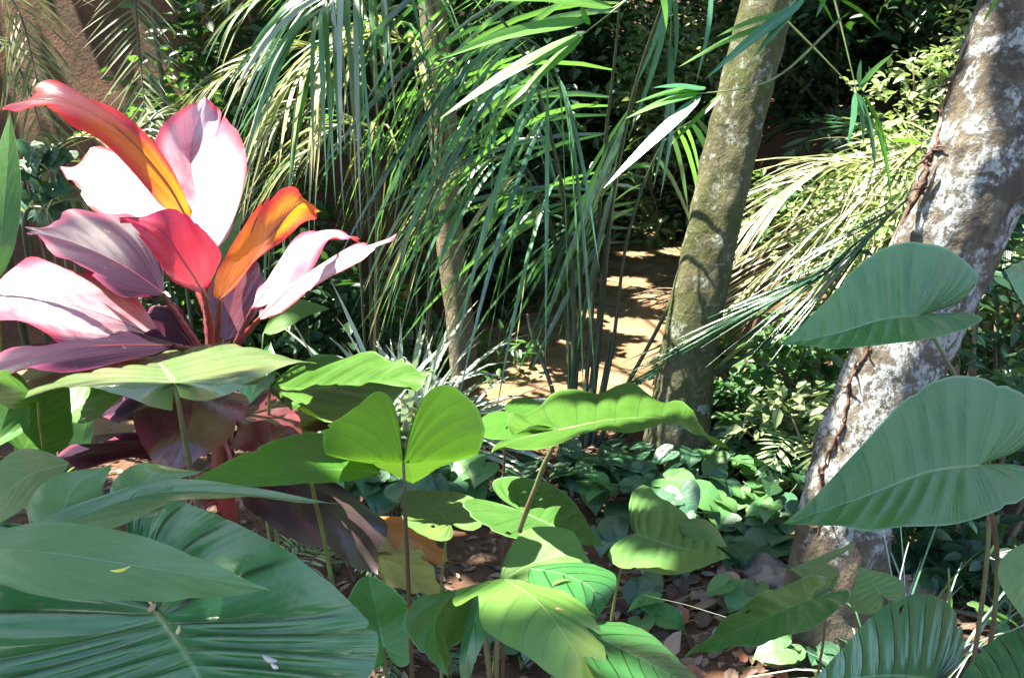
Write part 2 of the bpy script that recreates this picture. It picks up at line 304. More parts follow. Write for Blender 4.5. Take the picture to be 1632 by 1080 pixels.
def ground_point(px, py):
    r = FWD+(px-816)/FPX*RGT+(540-py)/FPX*UPV
    ts = np.linspace(1, 30, 1500); pts = CAM+ts[:, None]*r; h = H(pts[:, 0], pts[:, 1])
    k = np.argmax(pts[:, 2] < h); return pts[k]
def grid(xs, ys):
    X, Y = np.meshgrid(xs, ys); return X.ravel(), Y.ravel(), len(xs), len(ys)
xs = np.concatenate([np.linspace(-60, -8, 18)[:-1], np.linspace(-8, 8, 170), np.linspace(8, 60, 18)[1:]])
ys = np.concatenate([np.linspace(-40, -1, 14)[:-1], np.linspace(-1, 18, 200), np.linspace(18, 80, 24)[1:]])
gx, gy, nx, ny = grid(xs, ys); gz = H(gx, gy); gz = np.minimum(gz, 14)
ii = np.arange(nx*ny).reshape(ny, nx)
GF = np.stack([ii[:-1, :-1].ravel(), ii[:-1, 1:].ravel(), ii[1:, 1:].ravel(), ii[1:, :-1].ravel()], 1)
put('ground', np.stack([gx, gy, gz], 1), GF, SOIL, loc=(0, 0, 0), kind='structure')
tn = np.gradient(CLS, axis=0); tn /= np.linalg.norm(tn, axis=1)[:, None]; nn = np.stack([-tn[:, 1], tn[:, 0]], 1)
WV = []
for k in np.linspace(-2.0, 2.0, 13): WV.append(np.column_stack([CLS+nn*k, np.full(len(CLS), -1.62)]))
WV = np.stack(WV, 1).reshape(-1, 3); ii = np.arange(len(WV)).reshape(len(CLS), 13)
put('stream_water', WV, np.stack([ii[:-1, :-1].ravel(), ii[1:, :-1].ravel(), ii[1:, 1:].ravel(), ii[:-1, 1:].ravel()], 1), WATER, loc=(0, 7, -1.62), kind='structure')

# ------------------------------------------------------------------ leaf builder
SHAPES = {
 'heart': [(1, 0), (.96, .045), (.88, .15), (.75, .36), (.58, .64), (.4, .85), (.2, .97), (.03, 1.0), (-.13, .93), (-.26, .76), (-.33, .52), (-.31, .3), (-.21, .12), (-.09, .035), (-.02, .01)],
 'wide': [(1, 0), (.97, .06), (.92, .25), (.8, .52), (.62, .78), (.4, .95), (.2, 1.0), (.02, .95), (-.12, .82), (-.23, .62), (-.26, .42), (-.22, .22), (-.12, .08), (-.02, .01)],
 'arrow': [(1, 0), (.95, .05), (.85, .16), (.65, .42), (.42, .68), (.2, .82), (0, .88), (-.2, 1.0), (-.4, 1.0), (-.52, .85), (-.5, .66), (-.36, .42), (-.18, .16), (-.04, .02)],
 'lobes': [(1, 0), (.8, .3), (.4, .7), (0, .93), (-.35, 1.0), (-.7, .9), (-.92, .68), (-.98, .45), (-.85, .24), (-.5, .09), (-.15, .03), (-.03, .01)],
 'lance': [(1, 0), (.97, .05), (.9, .24), (.78, .52), (.62, .82), (.47, .97), (.35, 1.0), (.22, .9), (.12, .66), (.05, .35), (.015, .1), (0, .03)],
 'blade': [(1, 0), (.95, .12), (.85, .36), (.65, .72), (.4, .98), (.25, 1.0), (.12, .88), (.05, .6), (.015, .25), (0, .04)],
}
def outline(shape, n):
    p = spline(SHAPES[shape], 200); p[:, 1] = np.maximum(p[:, 1], 0)
    s = np.concatenate([[0], np.cumsum(np.linalg.norm(np.diff(p, axis=0), axis=1))]); s /= s[-1]
    t = np.linspace(0, 1, n); return np.stack([np.interp(t, s, p[:, 0]), np.interp(t, s, p[:, 1])], 1)
def leaf_geo(mid, sides, shape='heart', nv=9, sub=4, S=10, rip=0.012, cup=0.0, wave=0.0, wfreq=5, back=1.0, tears=(), seed=0, droop_edge=0.0, backv=None, vang=.42):
    """mid: 3D points attachment->tip; sides: [(a, left 3D, right 3D)]"""
    r = np.random.default_rng(seed); MS = spline(mid, 120); aa = np.linspace(0, 1, 120)
    Ltot = np.linalg.norm(np.diff(MS, axis=0), axis=1).sum(); tb = -(MS[6]-MS[0]); tb = unit(tb)*Ltot*back if backv is None else np.asarray(backv)-MS[0]
    def M(a):
        a = np.asarray(a); c = np.clip(a, 0, 1)
        m = np.stack([np.interp(c, aa, MS[:, k]) for k in range(3)], -1)
        return m+np.where(a < 0, -a, 0)[..., None]*tb
    oc = outline(shape, 400)
    def bo(a): k = np.abs(oc[:, 0]-a).argmin(); return max(oc[k, 1], .15)
    ka = [s[0] for s in sides]
    KL = np.array([(np.asarray(s[1])-M(np.array(s[0])))/bo(s[0]) for s in sides]); KR = np.array([(np.asarray(s[2])-M(np.array(s[0])))/bo(s[0]) for s in sides])
    def SV(a, K): return np.stack([np.interp(a, ka, K[:, k]) for k in range(3)], -1)
    n = nv*sub+1; O = outline(shape, n); tau = np.linspace(0, 1, n)
    lobe = .62 if SHAPES[shape][-3][0] < 0 else 1.0
    m0 = np.clip(1-tau/lobe, 0, 1)**1.15
    if shape in ('lance', 'blade'): m0 = np.clip(O[:, 0]-vang*O[:, 1], 0, 1)*.96
    V = []; UV = []; s = np.linspace(0, 1, S+1)
    for side, K in ((0, KL), (1, KR)):
        sm = np.ones(n)
        for (ts, tc, tw, td) in tears:
            if ts == side: sm -= td*np.clip(1-np.abs(tau-tc)/tw, 0, 1)**.5
        for _ in range(r.integers(1, 4)):
            sm -= r.uniform(.03, .11)*np.clip(1-np.abs(tau-r.uniform(.08, .85))/r.uniform(.008, .022), 0, 1)**.6
        sm -= np.abs(np.interp(tau, np.linspace(0, 1, n//2+2), r.normal(0, .011, n//2+2)))*np.clip(tau*6, 0, 1); sm = np.clip(sm, .05, 1)
        ph = r.uniform(0, 6)
        A = np.empty((n, S+1)); B = np.empty((n, S+1))
        for j in range(n):
            a1, b1 = O[j]; t = s*sm[j]
            if shape in ('lance', 'blade'): c = (m0[j]+.38*(a1-m0[j]), .62*b1)
            else: c = (m0[j]+.16*(a1-m0[j]), .6*b1) if a1 >= 0 else (.16*a1+(-.6*a1*min(1, -a1/.2))*-1.0, .6*b1-.22*b1*min(1, -a1/.2))
            A[j] = (1-t)**2*m0[j]+2*t*(1-t)*c[0]+t*t*a1; B[j] = 2*t*(1-t)*c[1]+t*t*b1
        side_v = SV(A, K); base = M(A); pos = base+B[..., None]*side_v
        tng = (M(np.clip(A+.02, -1, 1.0))-M(np.clip(A-.02, -1, 1.0)))
        N = np.cross(tng, side_v) if side == 0 else np.cross(side_v, tng)
        N /= np.linalg.norm(N, axis=-1)[..., None]+1e-12
        wlen = np.linalg.norm(side_v, axis=-1)
        u = tau[:, None]*nv; ss = s[None, :]
        q = np.abs(np.sin(math.pi*u))
        hh = rip*(q**.6-.6)*np.clip(ss*5, 0, 1)*np.clip((1-ss)*2.2, .25, 1)*wlen*1.0
        hh = hh+cup*wlen*B**2+wave*wlen*np.sin(tau[:, None]*wfreq*6.283+ph)*ss**2.5 - droop_edge*wlen*ss**4
        sg = N*hh[..., None]
        V.append((pos+sg).reshape(-1, 3)); UV.append(np.stack([np.broadcast_to(u, A.shape), np.broadcast_to(ss, A.shape)], -1).reshape(-1, 2))
    F = []; W = S+1
    for side in (0, 1):
        o = side*n*W; j, k = np.meshgrid(np.arange(n-1), np.arange(S), indexing='ij'); j = j.ravel(); k = k.ravel()
        q = np.stack([o+j*W+k, o+j*W+k+1, o+(j+1)*W+k+1, o+(j+1)*W+k], 1)
        if n*S > 250:
            kp = np.ones(len(q), bool)
            for _ in range(int(r.random() < .45)):
                hc, hs, hr = r.uniform(.2, .8), r.uniform(.3, .9), r.uniform(.010, .02)
                kp &= ((j/n-hc)/hr)**2+((k/S-hs)/(hr*2.6))**2 > 1
            q = q[kp]
        F.append(q if side == 0 else q[:, ::-1])
    # close the tiny midrib gap at the attachment by sharing positions of the s=0 rows (identical on both sides)
    return np.vstack(V), np.vstack(F), np.vstack(UV), MS
SEED = [0]
def px_leaf(plant, mid, sides, mat, name='leaf', rib=None, label=None, **kw):
    SEED[0] += 1
    m = [P(*p) for p in mid]; s = [(a, P(*l), P(*r)) for a, l, r in sides]
    if 'backv' in kw: kw['backv'] = P(*kw['backv'])
    V, F, UV, MS = leaf_geo(m, s, seed=SEED[0], **kw)
    o = put(name, V, F, mat, plant, UV)
    if label: o['label'] = label
    if rib:
        rm, rr = rib; q = MS[:112:3]; r = rr*(1-.85*np.linspace(0, 1, len(q)))
        nrm = unit(np.cross(np.asarray(s[0][1])-np.asarray(s[0][2]), m[1]-m[0])); nrm = nrm if nrm@(CAM-m[0]) < 0 else -nrm
        v, f = tube(q+nrm*rr*.6, r, 6); put('midrib', v, f, rm, o)
    return o
def stalk(plant, pts, r0, r1, mat, name='leaf_stalk', n=16, seg=8):
    p = np.asarray(pts, float); sg = np.concatenate([[0], np.cumsum(np.linalg.norm(np.diff(p, axis=0), axis=1))])
    u = np.linspace(0, sg[-1], 40); q = np.stack([np.interp(u, sg, p[:, k]) for k in range(3)], 1)
    for _ in range(30): q[1:-1] = .25*q[:-2]+.5*q[1:-1]+.25*q[2:]
    q[1:-1] += np.random.default_rng(len(ORIG)).normal(0, r1*.05, (38, 3))
    w_ = np.linspace(0, 1, 40); v, f = tube(q, (r0+(r1-r0)*w_)*(1-.3*np.exp(-(w_/.03)**2)), seg); return put(name, v, f, mat, plant)
def to_ground(plant, A, via, base_xy, r0, r1, mat):
    b = np.array([base_xy[0], base_xy[1], Hs(*base_xy)-.02])
    return stalk(plant, [P(*A)]+[P(*v) for v in via]+[b], r0*.7, r1*.8, mat)
def gp(px, py, d):          # ground point straight below a pixel/depth point
    p = P(px, py, d); return np.array([p[0], p[1], Hs(p[0], p[1])])

# ------------------------------------------------------------------ tree trunks
def trunk_geo(path, radii, seg=56, n=90, flute=0.0, nf=3, rough=.03, flare=0.0, seed=0):
    c = spline(path, n); t = np.linspace(0, 1, n)
    r = np.interp(t, np.linspace(0, 1, len(radii)), radii)
    V, F = tube(c, 1.0, seg, cap=True); V = V.reshape(n, seg, 3)
    ang = np.linspace(0, 2*math.pi, seg, endpoint=False)
    for i in range(n):
        rr = r[i]*(1+flute*np.cos(nf*ang+.8+1.2*t[i]) + rough*(np.sin(3*ang+9*t[i]+seed)+np.sin(5*ang-13*t[i]+2*seed)*.6+np.sin(2*ang+21*t[i])*.6+np.sin(9*ang+37*t[i])*.35))
        rr = rr*(1+flare*math.exp(-t[i]*14)*(1+.45*np.cos(5*ang+seed)))
        V[i] = c[i]+(V[i]-c[i])*rr[:, None]
    W = V.reshape(-1, 3); cc = np.repeat(c, seg, 0); nr = W-cc; nr /= np.linalg.norm(nr, axis=1)[:, None]
    lump = hash_noise(W[:, 0]*9+W[:, 2]*3, W[:, 2]*7+W[:, 1]*8)*.5+hash_noise(W[:, 0]*31+W[:, 1]*11, W[:, 2]*17)*.3+np.maximum(hash_noise(W[:, 0]*17-W[:, 1]*13, W[:, 2]*11+3), .35)*.7
    W = W+nr*(lump*.011*(r.max()/.15))[:, None]
    return W, F, c
def leaf_cloud(centers, size, up=0.6, seed=0, aspect=.45, droop=.2, jitter=.35):
    """many pointed folded leaves: returns V,F(list tri/quads split into quads),UV"""
    r = np.random.default_rng(seed); n = len(centers)
    tpl = np.array([(0, 0, 0), (.3, -.5, .08), (.68, -.38, .05), (1, 0, -.06), (.68, .38, .05), (.3, .5, .08), (.33, 0, -.03), (.68, 0, -.04)])
    tpl[:, 1] *= aspect*1.0; tri = np.array([(0, 1, 6), (1, 2, 7), (1, 7, 6), (2, 3, 7), (3, 4, 7), (4, 5, 6), (4, 6, 7), (5, 0, 6)])
    az = r.uniform(0, 2*math.pi, n); el = r.normal(-droop, .4, n)
    X = np.stack([np.cos(az)*np.cos(el), np.sin(az)*np.cos(el), np.sin(el)], 1)
    Z = np.stack([r.normal(0, 1-up, n), r.normal(0, 1-up, n), np.ones(n)], 1); Z -= X*(Z*X).sum(1)[:, None]; Z /= np.linalg.norm(Z, axis=1)[:, None]
    Y = np.cross(Z, X); sz = np.asarray(size)*r.uniform(1-jitter, 1+jitter, n)
    V = centers[:, None, :]+sz[:, None, None]*(tpl[None, :, 0:1]*X[:, None]+tpl[None, :, 1:2]*Y[:, None]+tpl[None, :, 2:3]*Z[:, None])
    F = tri[None]+(np.arange(n)*8)[:, None, None]
    UV = np.broadcast_to(np.stack([tpl[:, 1]/max(aspect, 1e-3)+.5, tpl[:, 0]], 1)[None], (n, 8, 2))
    return V.reshape(-1, 3), F.reshape(-1, 3), UV.reshape(-1, 2)

# sun gaps in the canopy: (point, radius)
GAPS = []
SHRUB_GAPS = []
def gapw(px, py, r):
    v = FWD+(px-816)/FPX*RGT+(540-py)/FPX*UPV; p = CAM+v*((CAM[2]+1.62)/-v[2]); GAPS.append((p, r)); SHRUB_GAPS.append((p, r*.9))
def open_to_sun(C, t0=.3, k=1.0):
    keep = np.ones(len(C), bool)
    for p, rad in SHRUB_GAPS:
        v = C-p; t = v@SUN; keep &= ~((np.linalg.norm(v-t[:, None]*SUN, axis=1) < rad*k) & (t > t0))
    return keep
def gap(px, py, d, r): GAPS.append((P(px, py, d), r))
for a in [(250, 230, 1.9, .30), (330, 260, 1.95, .28), (140, 300, 1.95, .15), (40, 470, 1.5, .2), (150, 480, 1.5, .15), (470, 400, 1.6, .22), (560, 400, 1.6, .22), (380, 420, 1.65, .25), (290, 400, 1.6, .22), (90, 200, 1.5, .25), (500, 330, 1.55, .15),
          (400, 540, 1.35, .14), (350, 650, 1.5, .10), (500, 640, 1.8, .12), (620, 670, 1.9, .12), (700, 680, 1.1, .14), (580, 680, 1.1, .12), (640, 740, 1.1, .08), (560, 610, 1.8, .22), (1060, 680, 1.08, .08), (850, 670, 1.4, .12), (60, 660, 1.3, .16), (160, 620, 1.5, .16),
          (860, 980, .9, .15), (900, 1030, .88, .14), (850, 950, .92, .1), (920, 1060, .86, .1), (1010, 930, 2.0, .10), (640, 880, 1.9, .12), (690, 900, 1.9, .12),
          (800, 90, 2.4, .25), (880, 80, 2.4, .25), (850, 10, 2.4, .25), (800, 300, 2.4, .2), (1050, 240, 2.3, .2),
          
          (1450, 200, 5.5, .5), (1400, 260, 5.5, .5), (1500, 130, 5.5, .45), (1350, 330, 5.5, .5), (1250, 300, 5.6, .45), (1300, 400, 5.4, .5), (1220, 430, 5.4, .4), (1440, 320, 5.2, .4),
          (1200, 660, 4.9, .30), (1250, 640, 4.8, .3), (1180, 700, 4.6, .22), (1280, 590, 4.8, .25), (1230, 710, 4.5, .2), (1600, 380, 4.5, .3), (1560, 800, 3.0, .2), (1480, 800, 3.0, .15), (1160, 930, 2.9, .12), (1240, 1010, 2.5, .1), (1000, 990, 2.6, .15),
          (560, 260, 4.8, .4), (620, 200, 4.6, .4), (640, 330, 4.8, .35), (590, 380, 4.9, .3), (520, 180, 5.2, .4), (610, 480, 5.0, .3), (650, 520, 5.0, .35), (580, 540, 5.0, .3), (660, 600, 4.8, .2), (440, 120, 5.4, .3), (700, 120, 4.5, .3),
          (1500, 200, 2.6, .10), (1380, 560, 2.6, .12), (1350, 640, 2.6, .1), (1540, 100, 2.6, .10), (1220, 60, 4.4, .18), (1160, 300, 4.4, .14), (1090, 60, 6, .4), (1120, 120, 7, .4), (740, 60, 5.6, .3),
          (120, 340, 5, .3), (90, 250, 5, .2), (180, 640, 2.6, .3), (230, 680, 2.6, .3), (100, 30, 7, .3), (40, 60, 5, .3)]: gap(*a)
for a in [(1010, 520, .42), (1000, 450, .4), (1060, 480, .45), (1000, 590, .4), (1030, 560, .35), (1010, 405, .3), (850, 590, .3), (800, 620, .3), (880, 620, .25), (950, 600, .3), (940, 500, .25), (1040, 370, .35), (1080, 400, .35), (800, 700, .2), (990, 630, .35), (1060, 530, .35), (900, 545, .15), (1040, 620, .3)]: gapw(*a)
for a in [(1200, 650, 4.6, .4), (1250, 640, 4.4, .4), (1160, 690, 4.7, .35), (1220, 700, 4.4, .35), (1280, 600, 4.6, .35), (620, 480, 5.0, .3), (670, 520, 5.0, .3), (580, 540, 4.9, .25), (1450, 220, 5.6, .55), (1400, 280, 5.8, .5), (1350, 330, 5.9, .4), (1500, 150, 5.8, .5), (1480, 280, 5.2, .4), (1430, 160, 6.2, .5), (705, 300, 6.4, .2), (738, 520, 6.5, .2), (698, 130, 6.3, .2), (722, 400, 6.4, .2)]: GAPS.append((P(*a[:3]), a[3])); SHRUB_GAPS.append((P(*a[:3]), a[3]))
gr = np.random.default_rng(21)
for _ in range(520):
    x, y = gr.uniform(-6, 7), gr.uniform(3, 17); GAPS.append((np.array([x, y, Hs(x, y)+gr.uniform(0, 1.5)]), gr.uniform(.03, .17)))
def canopy_leaves(cx, cy, rx, ry, z0, z1, n, size, seed):
    r = np.random.default_rng(seed); k = np.sqrt(r.uniform(0, 1, n)); a = r.uniform(0, 6.283, n)
    C = np.stack([cx+rx*k*np.cos(a), cy+ry*k*np.sin(a), r.uniform(z0, z1, n)], 1)
    keep = np.ones(n, bool); mid = C+np.array([0, 0, 0])
    for p, rad in GAPS:
        v = mid-p; t = v@SUN; dist = np.linalg.norm(v-t[:, None]*SUN, axis=1); keep &= ~((dist < rad+size*.45) & (t > 0))
    return leaf_cloud(C[keep], size, up=.75, seed=seed+1, aspect=.7, droop=.1)
def limbs(top, targets, r0, seed):
    Vs, Fs, o = [], [], 0; r = np.random.default_rng(seed)
    for t in targets:
        ln = np.linspace(0, 1, 20)[:, None]*(np.array(t)-top)+top+np.array([0, 0, .25])
        if any((np.linalg.norm((ln-p)-((ln-p)@SUN)[:, None]*SUN, axis=1) < rad*.5).any() for p, rad in GAPS[:60]) and len(Vs): continue
        mid = (top+np.array(t))/2+np.array([0, 0, .5]); v, f = tube(spline([top, mid, t], 10), np.linspace(r0, .02, 10), 7)
        Vs.append(v); Fs += [tuple(i+o for i in q) for q in f]; o += len(v)
    return np.vstack(Vs), Fs
CANOPY = strap_mat('canopy leaf', (0.06, 0.15, 0.04), (0.12, 0.3, 0.03), tw=0.25, var=0.4)
def tree(name, label, path, radii, mat, shade_crown, **kw):
    V, F, c = trunk_geo(path, radii, **kw); base = np.array([path[0][0], path[0][1], path[0][2]])
    t = thing(name, label, 'tree', base); tr = put('trunk', V, F, mat, t)
    cx, cy, rx, ry, z0, z1, n, size, seed = shade_crown; top = np.asarray(path[-1])
    r = np.random.default_rng(seed); tg = [(cx+rx*.7*math.cos(a), cy+ry*.7*math.sin(a), z0+(z1-z0)*.5) for a in np.linspace(0, 6.283, 9)[:-1]]
    v, f = limbs(top, tg, radii[-1]*.4, seed); put('limb', v, f, mat, t)
    v, f, uv = canopy_leaves(cx, cy, rx, ry, z0, z1, n, size, seed); put('shade_crown', v, f, CANOPY, t, uv)  # unseen leaf layer, placed to shade the scene and holed for sun patches
    return t, c
def extend(p, q, z):        # continue the line p->q up to height z
    d = q-p; return q+d*((z-q[2])/d[2])
b1 = gp(1335, 985, 2.95); p1 = [P(1332, 985, 2.95), P(1356, 790, 2.87), P(1436, 560, 2.78), P(1538, 320, 2.7), P(1630, 60, 2.65)]
p1[0][2] = Hs(p1[0][0], p1[0][1])-.15; p1.append(extend(p1[-2], p1[-1], 4.2))
t1, c1 = tree('lichen_tree', 'leaning tree with thick brown trunk blotched with white lichen', p1, [.165, .14, .148, .155, .155, .14], LICHEN, (-1.8, 2.6, 2.6, 2.2, 4.6, 6.6, 4600, .26, 31), rough=.02, flare=.35, seed=2, seg=96, n=150)
p2 = [P(1072, 738, 4.75), P(1098, 560, 4.7), P(1130, 400, 4.65), P(1172, 220, 4.6), P(1222, 20, 4.5)]
p2[0][2] = Hs(p2[0][0], p2[0][1])-.2; p2.append(extend(p2[-2], p2[-1], 4.6))
t2, c2 = tree('mossy_tree', 'mossy fluted tree trunk leaning over the muddy stream', p2, [.175, .138, .132, .135, .135, .11], LICHENB, (2.6, 10.8, 7.5, 7.4, 4.8, 7.5, 15000, .36, 41), flute=.09, nf=3, rough=.02, flare=.3, seed=5)
p3 = [P(748, 705, 6.7), P(738, 560, 6.6), P(716, 370, 6.5), P(705, 180, 6.4), P(688, -10, 6.3)]
p3[0][2] = min(p3[0][2], Hs(p3[0][0], p3[0][1])-.1); p3.append(extend(p3[-2], p3[-1], 4.6))
t3, c3 = tree('slender_tree', 'slender pale brown trunk behind hanging palm leaflets', p3, [.115, .105, .105, .10, .10, .08], PALMBARK, (-5.5, 10.0, 5.6, 6.6, 5.0, 7.6, 11000, .36, 51), rough=.015, seed=8, n=70, seg=32)

# ------------------------------------------------------------------ red cordyline
cb = gp(345, 600, 1.8); ti = thing('cordyline', 'red and mauve broad leaved plant with orange backlit young leaves', 'plant', cb)
CT = P(348, 600, 1.8)
stalk(ti, [P(348, 560, 1.8), CT, P(346, 700, 1.82), cb-np.array([0, 0, .03])], .022, .03, STALKR, 'stem', n=20)
def cl(mid, sides, mat, st=True, **kw):
    kw.setdefault('shape', 'lance'); kw.setdefault('nv', 16); kw.setdefault('sub', 3); kw.setdefault('S', 10); kw.setdefault('rip', .007); kw.setdefault('wave', .06); kw.setdefault('wfreq', 3.3); kw.setdefault('vang', .85); kw.setdefault('rib', (STALKR, .0028))
    o = px_leaf(ti, mid, sides, mat, rib=kw.pop('rib', None), **kw)
    if st:
        a = P(*mid[0]); sd = a-P(*mid[1]); j = CT+np.array([rng.uniform(-.015, .015), rng.uniform(-.015, .015), rng.uniform(-.05, .05)])
        stalk(ti, [a-sd*.05, a*.55+j*.45+unit(sd)*.02, j], .0045, .0105, STALKR, n=10, seg=7)
    return o
cl([(300, 350, 1.75), (262, 285, 1.66), (190, 208, 1.55), (95, 160, 1.48), (0, 168, 1.5)], [(.25, (238, 305, 1.60), (290, 300, 1.72)), (.5, (160, 228, 1.48), (222, 205, 1.60)), (.8, (75, 178, 1.42), (88, 136, 1.56))], ORANGE, st=False, label='orange backlit leaf arching over to a purple tip')
cl([(300, 420, 1.85), (225, 325, 1.95), (155, 280, 2.0), (96, 268, 2.02)], [(.5, (165, 345, 1.85), (215, 238, 2.12))], WHITEP, label='sunlit whitish leaf pointing up and away')
cl([(322, 420, 1.82), (314, 330, 1.9), (304, 240, 1.98), (328, 153, 2.0)], [(.3, (268, 320, 1.88), (392, 300, 1.90)), (.6, (246, 240, 1.9), (385, 215, 1.96)), (.9, (295, 170, 1.98), (340, 165, 2.0))], WHITEP, cup=.1, label='tallest sunlit white and pink leaf')
cl([(326, 468, 1.6), (300, 425, 1.55), (252, 365, 1.5), (188, 350, 1.46)], [(.45, (232, 402, 1.46), (322, 368, 1.60))], PINK, cup=.12, label='pink leaf facing front at the centre')
cl([(262, 468, 1.7), (200, 425, 1.7), (120, 388, 1.75), (42, 366, 1.8)], [(.5, (130, 432, 1.60), (178, 335, 1.84))], PURPLE, label='dark purple leaf pointing sideways')
cl([(265, 545, 1.62), (175, 505, 1.5), (60, 475, 1.42), (-90, 480, 1.36)], [(.45, (80, 540, 1.34), (125, 420, 1.66))], WHITEP, label='broad whitish sunlit lowest leaf')
cl([(280, 550, 1.5), (160, 550, 1.36), (60, 565, 1.28), (-60, 610, 1.22)], [(.45, (90, 590, 1.24), (130, 522, 1.5))], PURPLE)
cl([(348, 478, 1.56), (392, 428, 1.51), (440, 362, 1.48), (482, 322, 1.5), (512, 338, 1.58)], [(.35, (364, 408, 1.54), (404, 418, 1.48)), (.85, (478, 306, 1.50), (500, 348, 1.55))], ORANGEY, label='young orange leaf with curled purple tip')
cl([(402, 492, 1.72), (448, 432, 1.7), (505, 376, 1.68), (574, 382, 1.68)], [(.5, (470, 386, 1.78), (506, 410, 1.62))], WHITEP)
cl([(412, 508, 1.62), (475, 450, 1.56), (560, 402, 1.52), (634, 376, 1.54)], [(.45, (492, 430, 1.66), (514, 452, 1.5))], WHITEP)
cl([(362, 545, 1.95), (368, 490, 1.98), (380, 440, 2.0), (398, 400, 2.02)], [(.4, (330, 475, 1.97), (420, 468, 1.97))], MAROON)
cl([(320, 570, 1.95), (290, 530, 2.0), (260, 505, 2.05), (225, 500, 2.1)], [(.5, (262, 545, 1.95), (280, 488, 2.1))], PURPLE)
cl([(328, 598, 1.68), (312, 622, 1.55), (300, 680, 1.48), (268, 756, 1.46)], [(.4, (215, 680, 1.50), (388, 668, 1.54))], MAROON, cup=-.1, wave=.015, shape='blade', label='dark red leaf drooping in front of the stem')
cl([(310, 605, 1.75), (260, 612, 1.7), (210, 632, 1.68), (160, 665, 1.68)], [(.5, (215, 672, 1.60), (240, 598, 1.82))], PURPLE)
cl([(372, 665, 1.78), (450, 655, 1.82), (550, 645, 1.87), (642, 682, 1.85)], [(.4, (480, 626, 2.02), (470, 705, 1.64))], MAROON, cup=.1, label='maroon leaf spreading low to one side')
cl([(380, 680, 1.6), (420, 670, 1.55), (450, 690, 1.5), (462, 735, 1.48)], [(.5, (410, 720, 1.48), (478, 668, 1.58))], MAROON, shape='blade')
cl([(320, 705, 1.7), (230, 708, 1.6), (150, 716, 1.52), (60, 735, 1.45)], [(.45, (170, 740, 1.42), (200, 695, 1.68))], PURPLE)
cl([(370, 735, 1.75), (460, 775, 1.62), (545, 835, 1.56), (598, 918, 1.54)], [(.5, (455, 850, 1.50), (592, 805, 1.68))], BROWNL, label='withering purple brown leaf hanging low')
cl([(372, 740, 1.8), (430, 705, 1.78), (490, 712, 1.72), (560, 735, 1.66)], [(.5, (470, 745, 1.62), (500, 690, 1.8))], MAUVE)
for k in range(9):
    a = rng.uniform(0, 6.28); j = CT+np.array([.02*math.cos(a), .02*math.sin(a), -.08-.05*k*.6])
    stalk(ti, [j, j+np.array([.05*math.cos(a), .05*math.sin(a), .02]), j+np.array([.10*math.cos(a), .10*math.sin(a), -.06-.02*(k % 3)])], .009, .005, STALKR, 'old_leaf_base', n=8, seg=6)

# ------------------------------------------------------------------ foreground heart-leaved plants
def plant(name, label, px, py, d, group=None): return thing(name, label, 'plant', gp(px, py, d), group)
TG = 'heart-leaved plants in the foreground'
pl = plant('heart_leaf_plant', 'plant with one huge dark green ribbed leaf strewn with bits, bottom left corner', 200, 900, 1.0, TG)
px_leaf(pl, [(250, 974, .80), (296, 1040, .77), (345, 1130, .74), (420, 1290, .69)], [(.06, (-150, 1120, .76), (592, 1010, .79))], GREEND, shape='heart', nv=15, sub=6, S=18, rip=0.046, back=2.6, cup=-.15, rib=(STALKG, .0042))
to_ground(pl, (250, 974, .80), [(245, 1030, .9)], (P(200, 900, 1.0)[0], P(200, 900, 1.0)[1]), .006, .011, STALKG)
pl = plant('heart_leaf_plant', 'torn glossy bluish green leaves crossing over the huge ribbed leaf', -60, 900, .9, TG)
px_leaf(pl, [(-90, 872, .62), (60, 878, .63), (240, 905, .65), (434, 941, .69)], [(.4, (120, 955, .60), (150, 836, .665))], GREENF, shape='lance', nv=14, sub=4, S=12, rip=0.010, wave=.02, rib=(STALKG, .0018))
px_leaf(pl, [(-60, 895, .66), (120, 824, .71), (290, 782, .79), (548, 804, .93)], [(.4, (205, 830, .70), (178, 784, .74))], GREENF, shape='lance', nv=14, sub=4, S=10, rip=.01, wave=.03, rib=(STALKG, .0026))
px_leaf(pl, [(95, 862, .69), (100, 815, .71), (122, 772, .74), (180, 738, .78)], [(.45, (56, 782, .72), (168, 792, .75))], GREENF, name='leaf_lobe', shape='blade', nv=8, sub=3, S=10, rip=.012, wave=.06, wfreq=2, label='torn upright lobe with a browned hole')
px_leaf(pl, [(200, 822, .735), (218, 785, .755), (256, 752, .785), (326, 752, .83)], [(.45, (196, 752, .77), (272, 786, .78))], GREENF, name='leaf_lobe', shape='blade', nv=8, sub=3, S=10, rip=.012, wave=.06, wfreq=2, label='torn pink-blushed lobe')
px_leaf(pl, [(110, 738, .95), (50, 755, .9), (0, 795, .85), (-60, 860, .8)], [(.4, (35, 812, .82), (15, 722, .95))], GREENF, shape='lance', nv=14, S=10)
for a in ((-90, 872, .62), (-60, 895, .66), (-60, 860, .8)): to_ground(pl, a, [(-110, 930, .8)], (ORIG[pl.name][0], ORIG[pl.name][1]), .005, .01, STALKG)
pl = plant('heart_leaf_plant', 'lance-shaped bright green leaf with a bite in front of maroon leaves', 545, 960, 1.5, TG)
px_leaf(pl, [(606, 753, 1.15), (520, 748, 1.08), (420, 757, 1.0), (285, 774, .92)], [(.45, (470, 772, 1.0), (480, 690, 1.2))], GREENB, shape='lance', nv=14, S=10, rip=0.010, tears=[(1, .93, .05, .5)], rib=(STALKG, .002))
to_ground(pl, (492, 752, 1.07), [(505, 820, 1.2), (528, 885, 1.35)], ORIG[pl.name][:2], .004, .008, STALKG)
pl = plant('heart_leaf_plant', 'wavy wide green leaf on a tall stalk in front of the red plant', 310, 770, 1.25, TG)
